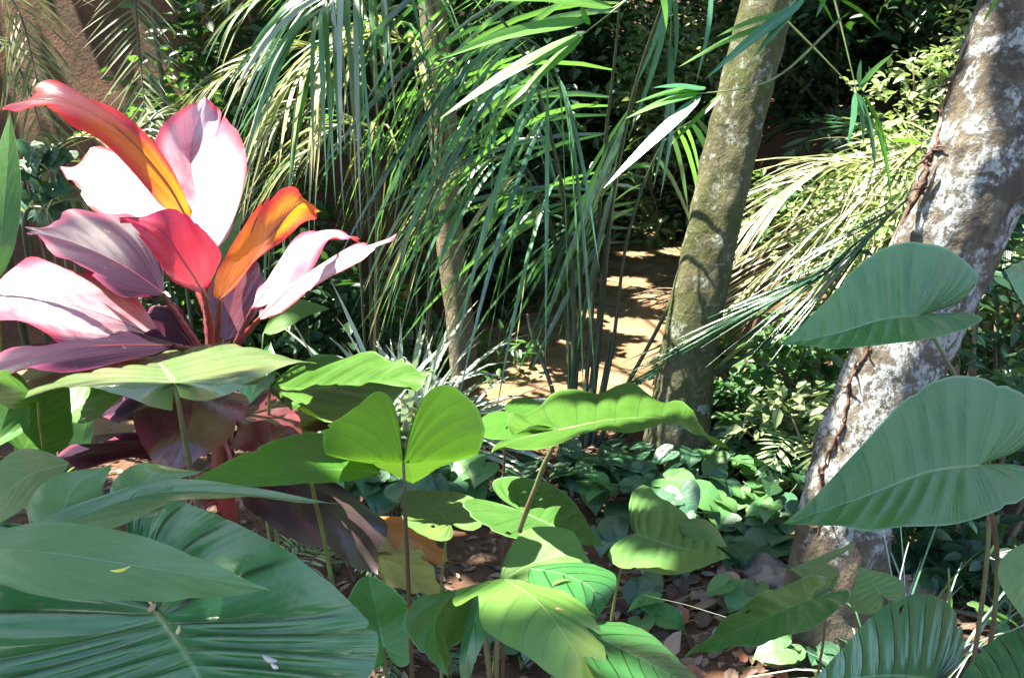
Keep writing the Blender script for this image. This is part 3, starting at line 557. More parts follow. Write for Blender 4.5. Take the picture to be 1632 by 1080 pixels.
px_leaf(pl, [(278, 610, 1.12), (264, 590, 1.3), (245, 572, 1.5), (215, 560, 1.7)], [(.05, (5, 590, 1.22), (500, 552, 1.22))], GREENF, shape='wide', nv=13, sub=5, S=12, rip=0.020, wave=.06, wfreq=2.2, back=.55, droop_edge=.06, cup=-.05, rib=(STALKG, .003))
to_ground(pl, (278, 610, 1.12), [(290, 680, 1.15), (308, 750, 1.2)], ORIG[pl.name][:2], .005, .009, STALK)
pl = plant('heart_leaf_plant', 'bright green ribbed leaf just behind the maroon leaves', 430, 700, 1.95, TG)
px_leaf(pl, [(430, 618, 1.75), (510, 618, 1.8), (600, 606, 1.84), (694, 596, 1.85)], [(.45, (570, 660, 1.60), (560, 562, 2.0))], GREENB, shape='lance', nv=13, sub=4, rip=0.051, wave=.04)
to_ground(pl, (430, 618, 1.75), [(420, 680, 1.85)], ORIG[pl.name][:2], .005, .009, STALKG)
pl = plant('heart_leaf_plant', 'two-lobed translucent leaf on a thin straight dark stalk', 655, 1080, 1.12, TG)
px_leaf(pl, [(643, 738, 1.05), (648, 742, 1.14), (652, 748, 1.24), (658, 770, 1.34)], [(-.9, (568, 648, 1.02), (742, 630, 1.04)), (-.3, (508, 690, 1.04), (775, 690, 1.06))], GREENB, shape='lobes', nv=13, sub=4, S=12, rip=0.010, backv=(650, 600, 1.0), cup=.05)
to_ground(pl, (643, 738, 1.05), [(648, 850, 1.07), (652, 980, 1.1)], ORIG[pl.name][:2], .0035, .0065, STALKB)
pl = plant('heart_leaf_plant', 'long pointed leaf seen edge-on with pale stalk before the stream', 770, 1080, 1.4, TG)
px_leaf(pl, [(893, 684, 1.15), (980, 668, 1.12), (1080, 670, 1.06), (1170, 720, 1.0)], [(.08, (925, 622, 1.45), (905, 702, 1.0))], GREENB, shape='heart', nv=13, sub=4, S=12, rip=0.020, wave=.03, back=1.1, rib=(STALKG, .003))
to_ground(pl, (893, 684, 1.15), [(850, 772, 1.2), (812, 862, 1.25), (790, 930, 1.3)], ORIG[pl.name][:2], .0055, .0075, STALK)
px_leaf(pl, [(832, 815, 1.35), (870, 832, 1.31), (915, 852, 1.28), (962, 870, 1.26)], [(.1, (880, 772, 1.5), (790, 848, 1.22))], GREEN, shape='heart', nv=11, rip=0.017, back=2.0)
to_ground(pl, (832, 815, 1.35), [(812, 870, 1.36), (792, 940, 1.38)], ORIG[pl.name][:2], .004, .007, STALK)
pl = plant('heart_leaf_plant', 'small bright leaf peeping out behind the long edge-on leaf', 800, 780, 1.6, TG)
px_leaf(pl, [(806, 656, 1.5), (820, 665, 1.45), (840, 676, 1.42), (864, 692, 1.4)], [(.1, (850, 636, 1.62), (762, 690, 1.4))], GREENB, shape='wide', nv=10, back=1.5)
to_ground(pl, (808, 670, 1.5), [(800, 710, 1.55)], ORIG[pl.name][:2], .003, .006, STALKB)
pl = plant('heart_leaf_plant', 'pale ribbed heart leaf low beside the thin dark stalk', 690, 900, 1.65, TG)
px_leaf(pl, [(716, 832, 1.55), (700, 815, 1.62), (680, 800, 1.7), (645, 782, 1.8)], [(.1, (650, 838, 1.5), (762, 800, 1.65))], GREENP, shape='wide', nv=13, rip=0.034, back=1.3)
to_ground(pl, (716, 832, 1.55), [(700, 880, 1.6)], ORIG[pl.name][:2], .0035, .006, STALKG)
pl = plant('heart_leaf_plant', 'pale arrow-shaped leaf over the leaf litter in the middle', 955, 930, 1.85, TG)
px_leaf(pl, [(1014, 850, 1.62), (1060, 866, 1.57), (1110, 878, 1.52), (1164, 888, 1.48)], [(.05, (1052, 800, 1.85), (1020, 912, 1.48))], GREENP, shape='arrow', nv=14, rip=0.025, back=.6, cup=.05)
px_leaf(pl, [(1082, 832, 1.66), (1110, 838, 1.63), (1135, 850, 1.6), (1160, 872, 1.58)], [(.4, (1110, 862, 1.58), (1125, 828, 1.7))], GREENP, shape='lance', nv=10)
to_ground(pl, (1014, 850, 1.62), [(985, 880, 1.7)], ORIG[pl.name][:2], .0035, .006, STALKG)
pl = plant('heart_leaf_plant', 'folded ragged sunlit yellow-green leaf at the bottom centre', 790, 1080, 1.05, TG)
px_leaf(pl, [(795, 928, 1.02), (855, 895, 1.05), (925, 888, 1.05), (962, 950, 1.0)], [(.42, (850, 945, .95), (860, 838, 1.1))], GREENP, shape='lance', nv=11, rip=0.017, wave=.03, rib=(STALKG, .002))
px_leaf(pl, [(845, 905, 1.0), (900, 915, .985), (948, 945, .965), (935, 1010, .95)], [(.45, (890, 960, .93), (970, 900, 1.02))], GREEND, shape='lance', nv=11, rip=0.017, cup=.1)
px_leaf(pl, [(805, 922, .97), (855, 955, .9), (905, 1020, .86), (965, 1125, .84)], [(.4, (748, 985, .86), (945, 975, .9))], GREENY, shape='blade', nv=13, rip=0.034, wave=.035, tears=[(0, .5, .04, .4), (1, .35, .02, .3)], rib=(STALKG, .0022))
px_leaf(pl, [(765, 935, 1.0), (722, 948, .95), (692, 1000, .93), (716, 1080, .92)], [(.4, (655, 965, .92), (752, 1000, 1.0))], GREEN, shape='lance', nv=11, rip=0.020, wave=.04, tears=[(0, .7, .05, .4)])
px_leaf(pl, [(768, 935, .97), (758, 985, .95), (745, 1040, .94), (738, 1110, .94)], [(.4, (738, 1010, .95), (775, 1010, .95))], GREEND, shape='lance', nv=6, rip=0.010)
for a in ((797, 945, 1.06), (766, 950, 1.05)): to_ground(pl, a, [(785, 1000, 1.04)], ORIG[pl.name][:2], .005, .008, STALK)
pl = plant('heart_leaf_plant', 'dark green leaf at the bottom edge beside the folded leaf', 960, 1120, .98, TG)
px_leaf(pl, [(925, 1000, .92), (1000, 1038, .89), (1060, 1070, .88), (1160, 1125, .88)], [(.4, (975, 1085, .82), (1030, 1005, .98))], GREEND, shape='lance', nv=13, rip=0.017)
to_ground(pl, (925, 1000, .92), [(925, 1070, .95)], ORIG[pl.name][:2], .004, .008, STALK)
pl = plant('heart_leaf_plant', 'dull grey-green leaf low behind the huge ribbed leaf', 620, 1060, 1.45, TG)
px_leaf(pl, [(612, 1030, 1.4), (605, 1000, 1.42), (598, 965, 1.46), (585, 915, 1.5)], [(.2, (548, 990, 1.42), (662, 985, 1.4))], GREEN, shape='wide', nv=11, back=1.2)
to_ground(pl, (612, 1030, 1.4), [(615, 1060, 1.42)], ORIG[pl.name][:2], .004, .007, STALK)
pl = plant('heart_leaf_plant', 'two large pointed blue-green leaves one above the other before the lichen trunk', 1625, 930, 1.35, TG)
px_leaf(pl, [(1466, 502, 1.36), (1405, 510, 1.29), (1330, 532, 1.2), (1241, 549, 1.1)], [(.08, (1445, 385, 1.44), (1455, 545, 1.27))], GREEN, shape='heart', nv=15, sub=5, S=14, rip=0.014, back=1.55, wave=.012, rib=(STALKG, .003))
to_ground(pl, (1466, 502, 1.36), [(1510, 530, 1.37), (1555, 620, 1.38), (1600, 760, 1.4)], ORIG[pl.name][:2], .0045, .0065, STALK)
px_leaf(pl, [(1562, 740, 1.12), (1480, 752, 1.06), (1380, 790, .98), (1245, 836, .9)], [(.08, (1528, 598, 1.2), (1520, 835, 1.0))], GREEN, shape='heart', nv=15, sub=5, S=14, rip=0.013, back=1.2, wave=.012, rib=(STALKG, .003))
to_ground(pl, (1562, 740, 1.12), [(1590, 800, 1.15), (1612, 870, 1.2)], ORIG[pl.name][:2], .0045, .0065, STALK)
pl = plant('heart_leaf_plant', 'broad ribbed leaf at the bottom edge by the grass', 1500, 1120, 1.15, TG)
px_leaf(pl, [(1490, 1082, 1.02), (1430, 1076, .97), (1360, 1080, .91), (1283, 1092, .85)], [(.08, (1482, 945, 1.1), (1450, 1200, .93))], GREEND, shape='heart', nv=14, sub=4, rip=0.034, back=.8)
to_ground(pl, (1490, 1082, 1.02), [(1495, 1110, 1.08)], ORIG[pl.name][:2], .005, .009, STALK)
pl = plant('heart_leaf_plant', 'ribbed leaf cut off by the bottom right corner', 1720, 1120, 1.0, TG)
px_leaf(pl, [(1700, 1090, .92), (1630, 1095, .88), (1560, 1110, .85), (1490, 1130, .82)], [(.1, (1640, 1000, 1.06), (1640, 1220, .8))], GREEND, shape='heart', nv=13, sub=4, rip=0.034)
px_leaf(pl, [(1670, 855, 1.15), (1645, 890, 1.08), (1632, 930, 1.03), (1630, 985, 1.0)], [(.3, (1600, 885, 1.04), (1720, 900, 1.1))], GREENP, shape='lance', nv=10)
for a in ((1700, 1090, .92), (1670, 855, 1.15)): to_ground(pl, a, [(1730, 1060, 1.0)], ORIG[pl.name][:2], .005, .008, STALK)
pl = plant('heart_leaf_plant', 'grey-green leaf tip entering at the right edge beside the lichen trunk', 1760, 700, 1.5, TG)
px_leaf(pl, [(1730, 450, 1.4), (1690, 445, 1.35), (1650, 440, 1.3), (1600, 430, 1.25)], [(.4, (1670, 520, 1.25), (1680, 400, 1.45))], GREEN, shape='lance', nv=11)
to_ground(pl, (1730, 450, 1.4), [(1750, 560, 1.45)], ORIG[pl.name][:2], .005, .008, STALK)
pl = plant('heart_leaf_plant', 'narrow twisted arrow leaf by the foot of the lichen trunk', 1300, 1010, 1.75, TG)
px_leaf(pl, [(1296, 952, 1.55), (1240, 975, 1.48), (1170, 1006, 1.42), (1092, 1046, 1.35)], [(.2, (1262, 1012, 1.4), (1225, 940, 1.62))], GREEN, shape='heart', nv=13, back=1.1, rip=0.017, wave=.03)
px_leaf(pl, [(1312, 898, 1.8), (1296, 902, 1.77), (1278, 904, 1.74), (1258, 906, 1.7)], [(.2, (1300, 928, 1.68), (1330, 876, 1.88))], GREENP, shape='arrow', nv=10)
for a in ((1296, 952, 1.55), (1312, 898, 1.8)): to_ground(pl, a, [(1325, 960, 1.72)], ORIG[pl.name][:2], .003, .005, STALK)
pl = plant('heart_leaf_plant', 'single small pale heart leaf before the foot of the lichen trunk', 1405, 1010, 1.75, TG)
px_leaf(pl, [(1404, 946, 1.62), (1394, 932, 1.64), (1384, 918, 1.66), (1369, 902, 1.68)], [(.1, (1356, 966, 1.58), (1438, 926, 1.68))], GREENP, shape='heart', nv=10, back=1.2)
to_ground(pl, (1404, 946, 1.62), [(1412, 980, 1.68)], ORIG[pl.name][:2], .0025, .004, STALKG)
# left edge group
pl = plant('heart_leaf_plant', 'upright strap-shaped green leaf at the left edge', -10, 600, 1.5, TG)
px_leaf(pl, [(-8, 450, 1.4), (4, 350, 1.4), (12, 260, 1.42), (16, 178, 1.45)], [(.5, (-22, 310, 1.4), (34, 310, 1.42))], GREEN, shape='lance', nv=13, rip=0.010)
to_ground(pl, (-8, 450, 1.4), [(-12, 540, 1.45)], ORIG[pl.name][:2], .004, .008, STALKG)
pl = plant('heart_leaf_plant', 'cluster of bright translucent leaves under the wide wavy leaf', 80, 800, 1.6, TG)
px_leaf(pl, [(36, 722, 1.35), (50, 690, 1.38), (70, 650, 1.42), (106, 598, 1.46)], [(.4, (8, 655, 1.38), (118, 690, 1.42))], GREENB, shape='blade', nv=13, rip=0.025)
px_leaf(pl, [(98, 668, 1.55), (130, 645, 1.58), (170, 622, 1.62), (222, 604, 1.66)], [(.4, (118, 612, 1.62), (170, 655, 1.54))], GREENB, shape='blade', nv=13, rip=0.020)
px_leaf(pl, [(60, 640, 1.2), (40, 625, 1.18), (10, 615, 1.15), (-40, 620, 1.1)], [(.4, (0, 642, 1.1), (20, 590, 1.25))], GREENB, shape='blade', nv=11)
px_leaf(pl, [(128, 740, 1.7), (132, 705, 1.7), (136, 670, 1.7), (142, 600, 1.72)], [(.4, (108, 680, 1.7), (150, 680, 1.7))], GREENB, shape='lance', nv=10)
px_leaf(pl, [(-20, 720, 1.25), (-5, 700, 1.28), (10, 660, 1.3), (30, 610, 1.32)], [(.4, (-40, 660, 1.28), (48, 670, 1.32))], GREEN, shape='blade', nv=11)
for a in ((36, 722, 1.35), (98, 668, 1.55), (60, 640, 1.2), (128, 740, 1.7), (-20, 720, 1.25)): to_ground(pl, a, [(70, 740, 1.5)], ORIG[pl.name][:2], .003, .006, STALKG)
pl = plant('heart_leaf_plant', 'green leaves glimpsed behind the stem of the red plant', 420, 720, 2.3, TG)
px_leaf(pl, [(372, 612, 2.1), (385, 590, 2.12), (400, 575, 2.15), (432, 558, 2.2)], [(.3, (362, 570, 2.15), (425, 600, 2.1))], GREENB, shape='blade', nv=10)
px_leaf(pl, [(385, 655, 2.2), (405, 620, 2.2), (420, 580, 2.2), (432, 545, 2.25)], [(.4, (388, 600, 2.2), (436, 610, 2.2))], GREEND, shape='lance', nv=10)
px_leaf(pl, [(420, 530, 2.2), (450, 500, 2.25), (480, 490, 2.3), (528, 492, 2.35)], [(.4, (455, 478, 2.35), (470, 515, 2.2))], GREENB, shape='lance', nv=10)
px_leaf(pl, [(330, 470, 2.3), (345, 420, 2.3), (362, 375, 2.3), (385, 338, 2.35)], [(.4, (330, 390, 2.3), (375, 405, 2.3))], GREEN, shape='lance', nv=10)
for a in ((372, 612, 2.1), (385, 655, 2.2), (420, 530, 2.2), (330, 470, 2.3)): to_ground(pl, a, [(405, 680, 2.25)], ORIG[pl.name][:2], .003, .006, STALKG)
# dying leaves by the red plant
def loose(name, label, cat, mid, sides, mat, group=None, **kw):
    m = [P(*p) for p in mid]; s = [(a, P(*l), P(*r)) for a, l, r in sides]; SEED[0] += 1
    V, F, UV, _ = leaf_geo(m, s, seed=SEED[0], **kw); return tag(put(name, V, F, mat, None, UV, loc=m[1]), label, cat, group)
loose('fallen_leaf', 'withered orange leaf lying beside the thin dark stalk', 'leaf', [(572, 826, 2.1), (630, 845, 2.0), (680, 872, 1.95), (722, 898, 1.9)], [(.45, (620, 880, 1.92), (665, 838, 2.05))], ORANGED, shape='lance', nv=7, wave=.08, rip=0.051)
loose('fallen_leaf', 'limp yellow leaf lying at the foot of the red plant', 'leaf', [(598, 888, 1.9), (630, 895, 1.86), (665, 915, 1.82), (702, 945, 1.78)], [(.4, (640, 940, 1.75), (668, 875, 1.95))], YELLOW, shape='blade', nv=7, wave=.04)
loose('fallen_leaf', 'bleached cream leaf between the orange leaf and the brown leaf', 'leaf', [(576, 830, 2.0), (600, 850, 1.97), (630, 870, 1.94), (655, 888, 1.9)], [(.45, (600, 872, 1.92), (632, 852, 2.0))], YELLOW, shape='lance', nv=6, wave=.05)

# bits lying on the huge leaf
SEEDM = litter_mat('seed husk', (0.34, 0.27, 0.14)); YBIT = litter_mat('yellow bit', (0.55, 0.5, 0.08)); WBIT = litter_mat('grey bit', (0.5, 0.45, 0.42))
def bit(label, px, py, d, L, W, ang, mat):
    n = 9; t = np.linspace(0, 1, n); c = np.array(P(px, py, d)); ax = math.cos(ang)*RGT+math.sin(ang)*UPV*.8+FWD*.1
    q = c+(t[:, None]-.5)*L*ax-.12*L*np.sin(t*3.14)[:, None]*UPV; v, f = tube(q, W*np.sin(np.clip(t, .06, .94)*3.14)**.7, 6)
    tag(put('leaf_debris', v, f, mat, None, loc=c), label, 'debris')
bit('thin yellow flake lying on the torn glossy leaf', 192, 905, .618, .014, .0013, .25, YBIT)
bit('tan husk at the stalk of the huge ribbed leaf', 242, 966, .775, .011, .003, .9, SEEDM)
bit('small brown thorny husk on the huge ribbed leaf', 284, 1003, .765, .010, .002, 1.4, SEEDM)
bit('pale grey flake low on the huge ribbed leaf', 430, 1048, .75, .014, .0026, -.5, WBIT)
bit('tiny white flake below the pale grey flake', 438, 1060, .75, .008, .002, -.7, WBIT)
bit('small dark husk high on the huge ribbed leaf', 314, 856, .90, .009, .0018, .8, SEEDM)

# ------------------------------------------------------------------ palms with strap leaflets
def strap(p0, d0, L, W, droop, nrm, seg=6, fold=.25, curl=0.0):
    t = np.linspace(0, 1, seg+1); d0 = unit(d0); g = np.array([0, 0, -1.0])
    q = p0+L*(t[:, None]*d0+droop*(t**2)[:, None]*g)
    T = np.gradient(q, axis=0); T /= np.linalg.norm(T, axis=1)[:, None]
    S = np.cross(T, nrm); S /= np.linalg.norm(S, axis=1)[:, None]+1e-9; N = np.cross(S, T)
    w = W*np.clip(np.minimum(.35+t*6, (1-t)*2.6), .02, 1)[:, None]
    V = np.stack([q-S*w*.5+N*w*fold*.5, q, q+S*w*.5+N*w*fold*.5], 1).reshape(-1, 3)
    UV = np.stack([np.tile([0, .5, 1], seg+1), np.repeat(t, 3)], 1)
    F = []
    for i in range(seg):
        F += [(i*3, i*3+1, i*3+4, i*3+3), (i*3+1, i*3+2, i*3+5, i*3+4)]
    return V, np.array(F), UV
THIN = [(680, 765, -20, 640, .4), (950, 1090, 330, 640, .75), (755, 960, 520, 730, .85)]
def project(p):
    v = np.asarray(p)-CAM; d = v@FWD; return 816+FPX*(v@RGT)/d, 540-FPX*(v@UPV)/d
def thinned(V, r):
    for q in (V[7], V[13]):
        x, y = project(q)
        for x0, x1, y0, y1, pr in THIN:
            if x0 < x < x1 and y0 < y < y1 and r.random() < pr: return True
    return False
def frond(palm, pts, n, L, W, mats, droop=.5, spread=1.0, t0=.12, separate=True, r0=.016, seed=0, fwd=.6, both=True, nrm=None, rmat=None, ljit=.2, seg=6, bias=None, bamt=1.0):
    r = np.random.default_rng(seed); c = spline(pts, 60); v, f = tube(c, np.linspace(r0, .003, 60), 7)
    fr = put('frond', v, f, rmat or RACHIS, palm, loc=c[0])
    T = np.gradient(c, axis=0); T /= np.linalg.norm(T, axis=1)[:, None]
    acc = [[], [], [], 0]
    for k in range(n):
        t = t0+(1-t0)*(k+.5)/n; i = min(int(t*59), 59); tt = T[i]
        up0 = np.array([0, 0, 1.0]) if nrm is None else np.asarray(nrm, float)
        S = unit(np.cross(tt, up0)); U = unit(np.cross(S, tt))
        sg = (1 if k % 2 else -1) if both else 1
        d = unit(sg*S*spread*(1-.35*t)+tt*(fwd+.6*t**3)+U*.25+r.normal(0, .10, 3))
        if bias is not None: d = unit(d*(1-bamt)+bamt*unit(np.asarray(bias)+r.normal(0, .13, 3)))
        l = L*(math.sin(math.pi*min(.12+.8*t, 1))**.5)*r.uniform(1-ljit, 1+ljit)
        V, F, UV = strap(c[i], d, l, W*r.uniform(.8, 1.2), droop*r.uniform(.6, 1.4), U+r.normal(0, .25, 3), seg=seg)
        m = mats[r.integers(len(mats))]
        if separate and (not open_to_sun(V[[9, 15]], .8, .62).all() or (seed < 20 and thinned(V, r))): continue
        if separate: put('leaflet', V, F, m, fr, UV, loc=c[i])
        else: acc[0].append(V); acc[1].append(F+acc[3]); acc[2].append(UV); acc[3] += len(V)
    if not separate:
        put('leaflets', np.vstack(acc[0]), np.vstack(acc[1]), mats[0], fr, np.vstack(acc[2]), kind='stuff', loc=c[0])
    return fr
def PP(*a): return [P(*p) for p in a]
pb = ground_point(920, 712)
palm = thing('palm', 'clump of dark green palm fronds rising in front of the stream', 'palm', pb)
B = [pb[0], pb[1], pb[2]-.05]
def fromb(dx, *a): return [np.array([B[0]+dx, B[1], B[2]])]+PP(*a)
frond(palm, fromb(.05, (955, 520, 5.2), (975, 320, 4.9), (1015, 130, 4.5), (1080, -60, 4.1)), 54, .95, .028, [STRAPD], droop=.3, t0=.44, seed=1, r0=.03, bias=(-.42, -.1, -.8), bamt=.85)
frond(palm, fromb(.02, (945, 480, 5.1), (962, 250, 4.7), (985, 40, 4.3), (990, -140, 3.9)), 44, 1.3, .026, [STRAPD, STRAP, STRAP], droop=.5, t0=.42, seed=2, r0=.016, bias=(-.9, -.1, -.15), bamt=.8)
frond(palm, fromb(-.05, (915, 500, 5.0), (890, 270, 4.7), (820, 60, 4.3), (700, -40, 4.0)), 34, 1.15, .026, [STRAP, STRAP, STRAPD], droop=.8, t0=.42, seed=3, r0=.02, bias=(-.5, 0, -.5), bamt=.6)
frond(palm, fromb(-.02, (912, 540, 5.2), (890, 400, 5.0), (840, 270, 4.8), (740, 200, 4.6)), 28, .95, .024, [STRAP, STRAP, STRAPD], droop=.9, t0=.45, seed=4, r0=.018, bias=(-.4, 0, -.6), bamt=.6)
frond(palm, fromb(.08, (975, 560, 5.3), (1000, 380, 5.2), (1050, 240, 5.0), (1120, 180, 4.8)), 30, .8, .028, [STRAPD, STRAP], droop=.5, t0=.5, seed=5, r0=.016, bias=(-.5, 0, -.6), bamt=.5)
frond(palm, fromb(-.03, (925, 420, 5.0), (905, 180, 4.5), (830, 60, 4.2), (650, 130, 4.1)), 40, .95, .024, [STRAP, STRAP, STRAPD], droop=.9, t0=.5, seed=6, r0=.014, bias=(-.35, 0, -.7), bamt=.55)
frond(palm, fromb(-.04, (900, 480, 5.1), (860, 320, 4.8), (780, 250, 4.6), (660, 320, 4.5)), 36, .8, .022, [STRAP, STRAP, STRAPP], droop=.8, t0=.5, seed=7, r0=.012, bias=(-.35, 0, -.7), bamt=.5)
for k, (dx, a) in enumerate([(.1, [(985, 640, 5.1), (1060, 500, 5.0), (1100, 400, 5.0)]), (.12, [(1040, 640, 5.0), (1180, 540, 4.8), (1310, 470, 4.6)]), (.15, [(1060, 640, 4.9), (1200, 560, 4.7), (1330, 480, 4.5)]), (-.06, [(880, 620, 5.2), (850, 540, 5.2), (840, 500, 5.2)]), (.07, [(965, 590, 5.3), (972, 540, 5.3)])]):
    q = spline(fromb(dx, *a), 20); v, f = tube(q, np.linspace(.016, .009, 20), 8); put('bare_stalk', v, f, RACHIS, palm)
# hanging sunlit palm at the middle left
pz = ground_point(600, 640)
palm2 = thing('palm', 'sunlit palm with long hanging leaflets beside the slender trunk', 'palm', (P(640, 300, 5.6)[0], P(640, 300, 5.6)[1], Hs(P(640, 300, 5.6)[0], P(640, 300, 5.6)[1])))
q0 = ORIG[palm2.name]
frond(palm2, [q0, P(690, 200, 5.4), P(640, 60, 5.0), P(560, 40, 4.7), P(470, 130, 4.5)], 60, .85, .024, [STRAPP, STRAP, STRAPP], droop=1.0, t0=.40, seed=11, r0=.009)
frond(palm2, [q0, P(700, 120, 5.2), P(640, -40, 4.6), P(560, -40, 4.3), P(500, 30, 4.1)], 56, .8, .024, [STRAP, STRAPG, STRAP], droop=1.0, t0=.4, seed=12, r0=.009)
frond(palm2, [q0, P(660, 320, 5.4), P(610, 220, 5.2), P(540, 200, 5.0), P(470, 260, 4.9)], 50, .7, .022, [STRAPP, STRAP], droop=.9, t0=.4, seed=13, r0=.009)
frond(palm2, [q0, P(700, 300, 5.6), P(720, 150, 5.3), P(760, 60, 5.0), P(800, 120, 4.8)], 40, .8, .024, [STRAP, STRAP, STRAPD], droop=.9, t0=.4, seed=14, r0=.009)
# right palm: dark frond near, pale sunlit fronds behind
qr = gp(1490, 420, 4.3)
palm3 = thing('palm', 'palm behind the lichen trunk with pale sunlit and dark trailing fronds', 'palm', qr)
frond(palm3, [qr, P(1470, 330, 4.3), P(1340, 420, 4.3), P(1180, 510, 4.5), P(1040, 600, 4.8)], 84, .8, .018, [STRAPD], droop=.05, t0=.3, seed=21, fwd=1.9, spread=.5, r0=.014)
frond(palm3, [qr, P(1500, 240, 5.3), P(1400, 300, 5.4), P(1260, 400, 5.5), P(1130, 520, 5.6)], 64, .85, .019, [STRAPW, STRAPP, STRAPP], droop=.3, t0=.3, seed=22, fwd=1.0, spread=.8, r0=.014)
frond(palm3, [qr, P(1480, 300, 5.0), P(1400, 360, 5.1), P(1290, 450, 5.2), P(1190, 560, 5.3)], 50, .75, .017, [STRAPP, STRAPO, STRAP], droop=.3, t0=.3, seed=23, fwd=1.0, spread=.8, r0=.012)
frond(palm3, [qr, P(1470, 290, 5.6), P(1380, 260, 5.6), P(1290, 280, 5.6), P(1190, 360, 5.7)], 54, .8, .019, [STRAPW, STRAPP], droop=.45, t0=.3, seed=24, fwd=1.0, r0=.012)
# far-left palms
def far_palm(label, px, py, d, fr, group='palms on the far bank'):
    base = gp(px, py, d); p = thing('palm', label, 'palm', base, group)
    for k, (pts, n, L, W, mats, kw) in enumerate(fr):
        frond(p, [base]+PP(*pts), n, L, W, mats, seed=int(abs(px)+k*17), **kw)
    return p
far_palm('palm with a straight hanging dark frond on the far bank', 240, 60, 6.2, [([(225, -120, 5.8), (215, -60, 5.6), (220, 60, 5.5), (236, 215, 5.4)], 56, .42, .013, [STRAPO], dict(droop=.15, t0=.45, fwd=.55, nrm=(0, -1, .2), r0=.018))])
far_palm('palm with arching olive fronds behind the red plant', 560, 260, 6.0, [
 ([(600, 160, 5.8), (520, 80, 5.5), (420, 90, 5.3), (330, 140, 5.2)], 70, .6, .018, [STRAPO, STRAPO, STRAPP], dict(droop=.6, t0=.3, r0=.014)),
 ([(580, 200, 5.7), (500, 160, 5.5), (430, 200, 5.4), (380, 290, 5.4)], 64, .55, .018, [STRAPO], dict(droop=.6, t0=.3, r0=.014)),
 ([(560, 260, 6.0), (500, 240, 5.9), (450, 280, 5.8), (420, 380, 5.8)], 50, .5, .016, [STRAPO], dict(droop=.6, t0=.3, r0=.012)),
 ([(600, 120, 5.8), (560, 0, 5.5), (470, -30, 5.2), (380, 20, 5.1)], 60, .6, .018, [STRAP, STRAPO], dict(droop=.7, t0=.3, r0=.014))])
far_palm('palm fronds entering at the top left corner', -40, 160, 5.5, [
 ([(-60, 0, 5.2), (-20, -40, 5.0), (30, 20, 5.0), (60, 130, 5.0)], 40, .45, .014, [STRAPO, STRAPO, STRAPP], dict(droop=.4, t0=.3)),
 ([(-60, 60, 5.2), (-10, 60, 5.0), (40, 130, 5.0), (80, 260, 5.0)], 34, .4, .014, [STRAPO], dict(droop=.4, t0=.3))])
far_palm('low dry palm with sideways fronds beside the red plant', 60, 420, 5.0, [
 ([(40, 340, 4.8), (70, 260, 4.7), (120, 220, 4.6), (190, 230, 4.6)], 40, .45, .016, [STRAPO, STRAPP], dict(droop=.35, t0=.3)),
 ([(40, 380, 4.7), (80, 330, 4.6), (130, 320, 4.5), (190, 350, 4.5)], 36, .42, .016, [STRAPO, STRAPP], dict(droop=.3, t0=.3)),
 ([(180, 300, 5.2), (210, 220, 5.2), (260, 190, 5.2), (300, 240, 5.2)], 50, .42, .016, [STRAPG, STRAPO], dict(droop=.4, t0=.3))])

# grey-green spiky clump by the slender trunk
def tuft(name, label, base, n, L, W, mats, seed, lean=(0, 0, 0), droop=.5, blade='blade', group=None, cat='plant', sep=True):
    r = np.random.default_rng(seed); p = thing(name, label, cat, base, group)
    for k in range(n):
        a = r.uniform(0, 6.283); e = r.uniform(.35, 1.35); d = np.array([math.cos(a)*math.cos(e), math.sin(a)*math.cos(e), math.sin(e)])+np.array(lean)
        V, F, UV = strap(np.asarray(base)+np.array([.06*math.cos(a), .06*math.sin(a), 0])*r.uniform(0, 1), d, L*r.uniform(.5, 1.15), W*r.uniform(.7, 1.3), droop*r.uniform(.3, 1.4), unit(np.array([-math.cos(a), -math.sin(a), 1.2])+r.normal(0, .3, 3)), seg=6)
        put(blade, V, F, mats[r.integers(len(mats))], p, UV, loc=base)
    return p
tuft('spiky_clump', 'grey-green clump of long narrow blades at the foot of the slender trunk', gp(640, 640, 5.0), 110, 1.25, .036, [STRAPG], 61, droop=.5)
tuft('spiky_clump', 'smaller grey-green clump touching the slender trunk', gp(705, 620, 4.9), 56, .95, .032, [STRAPG, STRAPG, STRAPP], 62, droop=.6)
tuft('spiky_clump', 'bleached clump of curling blades behind the bright ribbed leaf', gp(565, 600, 4.8), 56, 1.0, .032, [STRAPG, STRAPP], 63, droop=.7)

# ------------------------------------------------------------------ bamboo sprays hanging into view
def spray(label, twigs, leaves, group='bamboo sprays hanging in from above'):
    p = thing('bamboo_spray', label, 'bamboo', P(*twigs[0][0]), group)
    for tw in twigs:
        q = spline(PP(*tw), 24); v, f = tube(q, np.linspace(.004, .0015, 24), 6); put('twig', v, f, STALKG, p)
    for (a, b, wpx, m) in leaves:
        mid = ((a[0]+b[0])/2+(b[1]-a[1])*.03, (a[1]+b[1])/2-abs(b[0]-a[0])*.05, (a[2]+b[2])/2)
        dx, dy = b[0]-a[0], b[1]-a[1]; l = math.hypot(dx, dy); nx_, ny_ = -dy/l*wpx*.37, dx/l*wpx*.37
        px_leaf(p, [a, mid, b], [(.3, (mid[0]+nx_-dx*.18, mid[1]+ny_-dy*.18, mid[2]+.02), (mid[0]-nx_-dx*.18, mid[1]-ny_-dy*.18, mid[2]-.01))], m, shape='blade', nv=5, sub=2, S=4, rip=0.017, cup=.1)
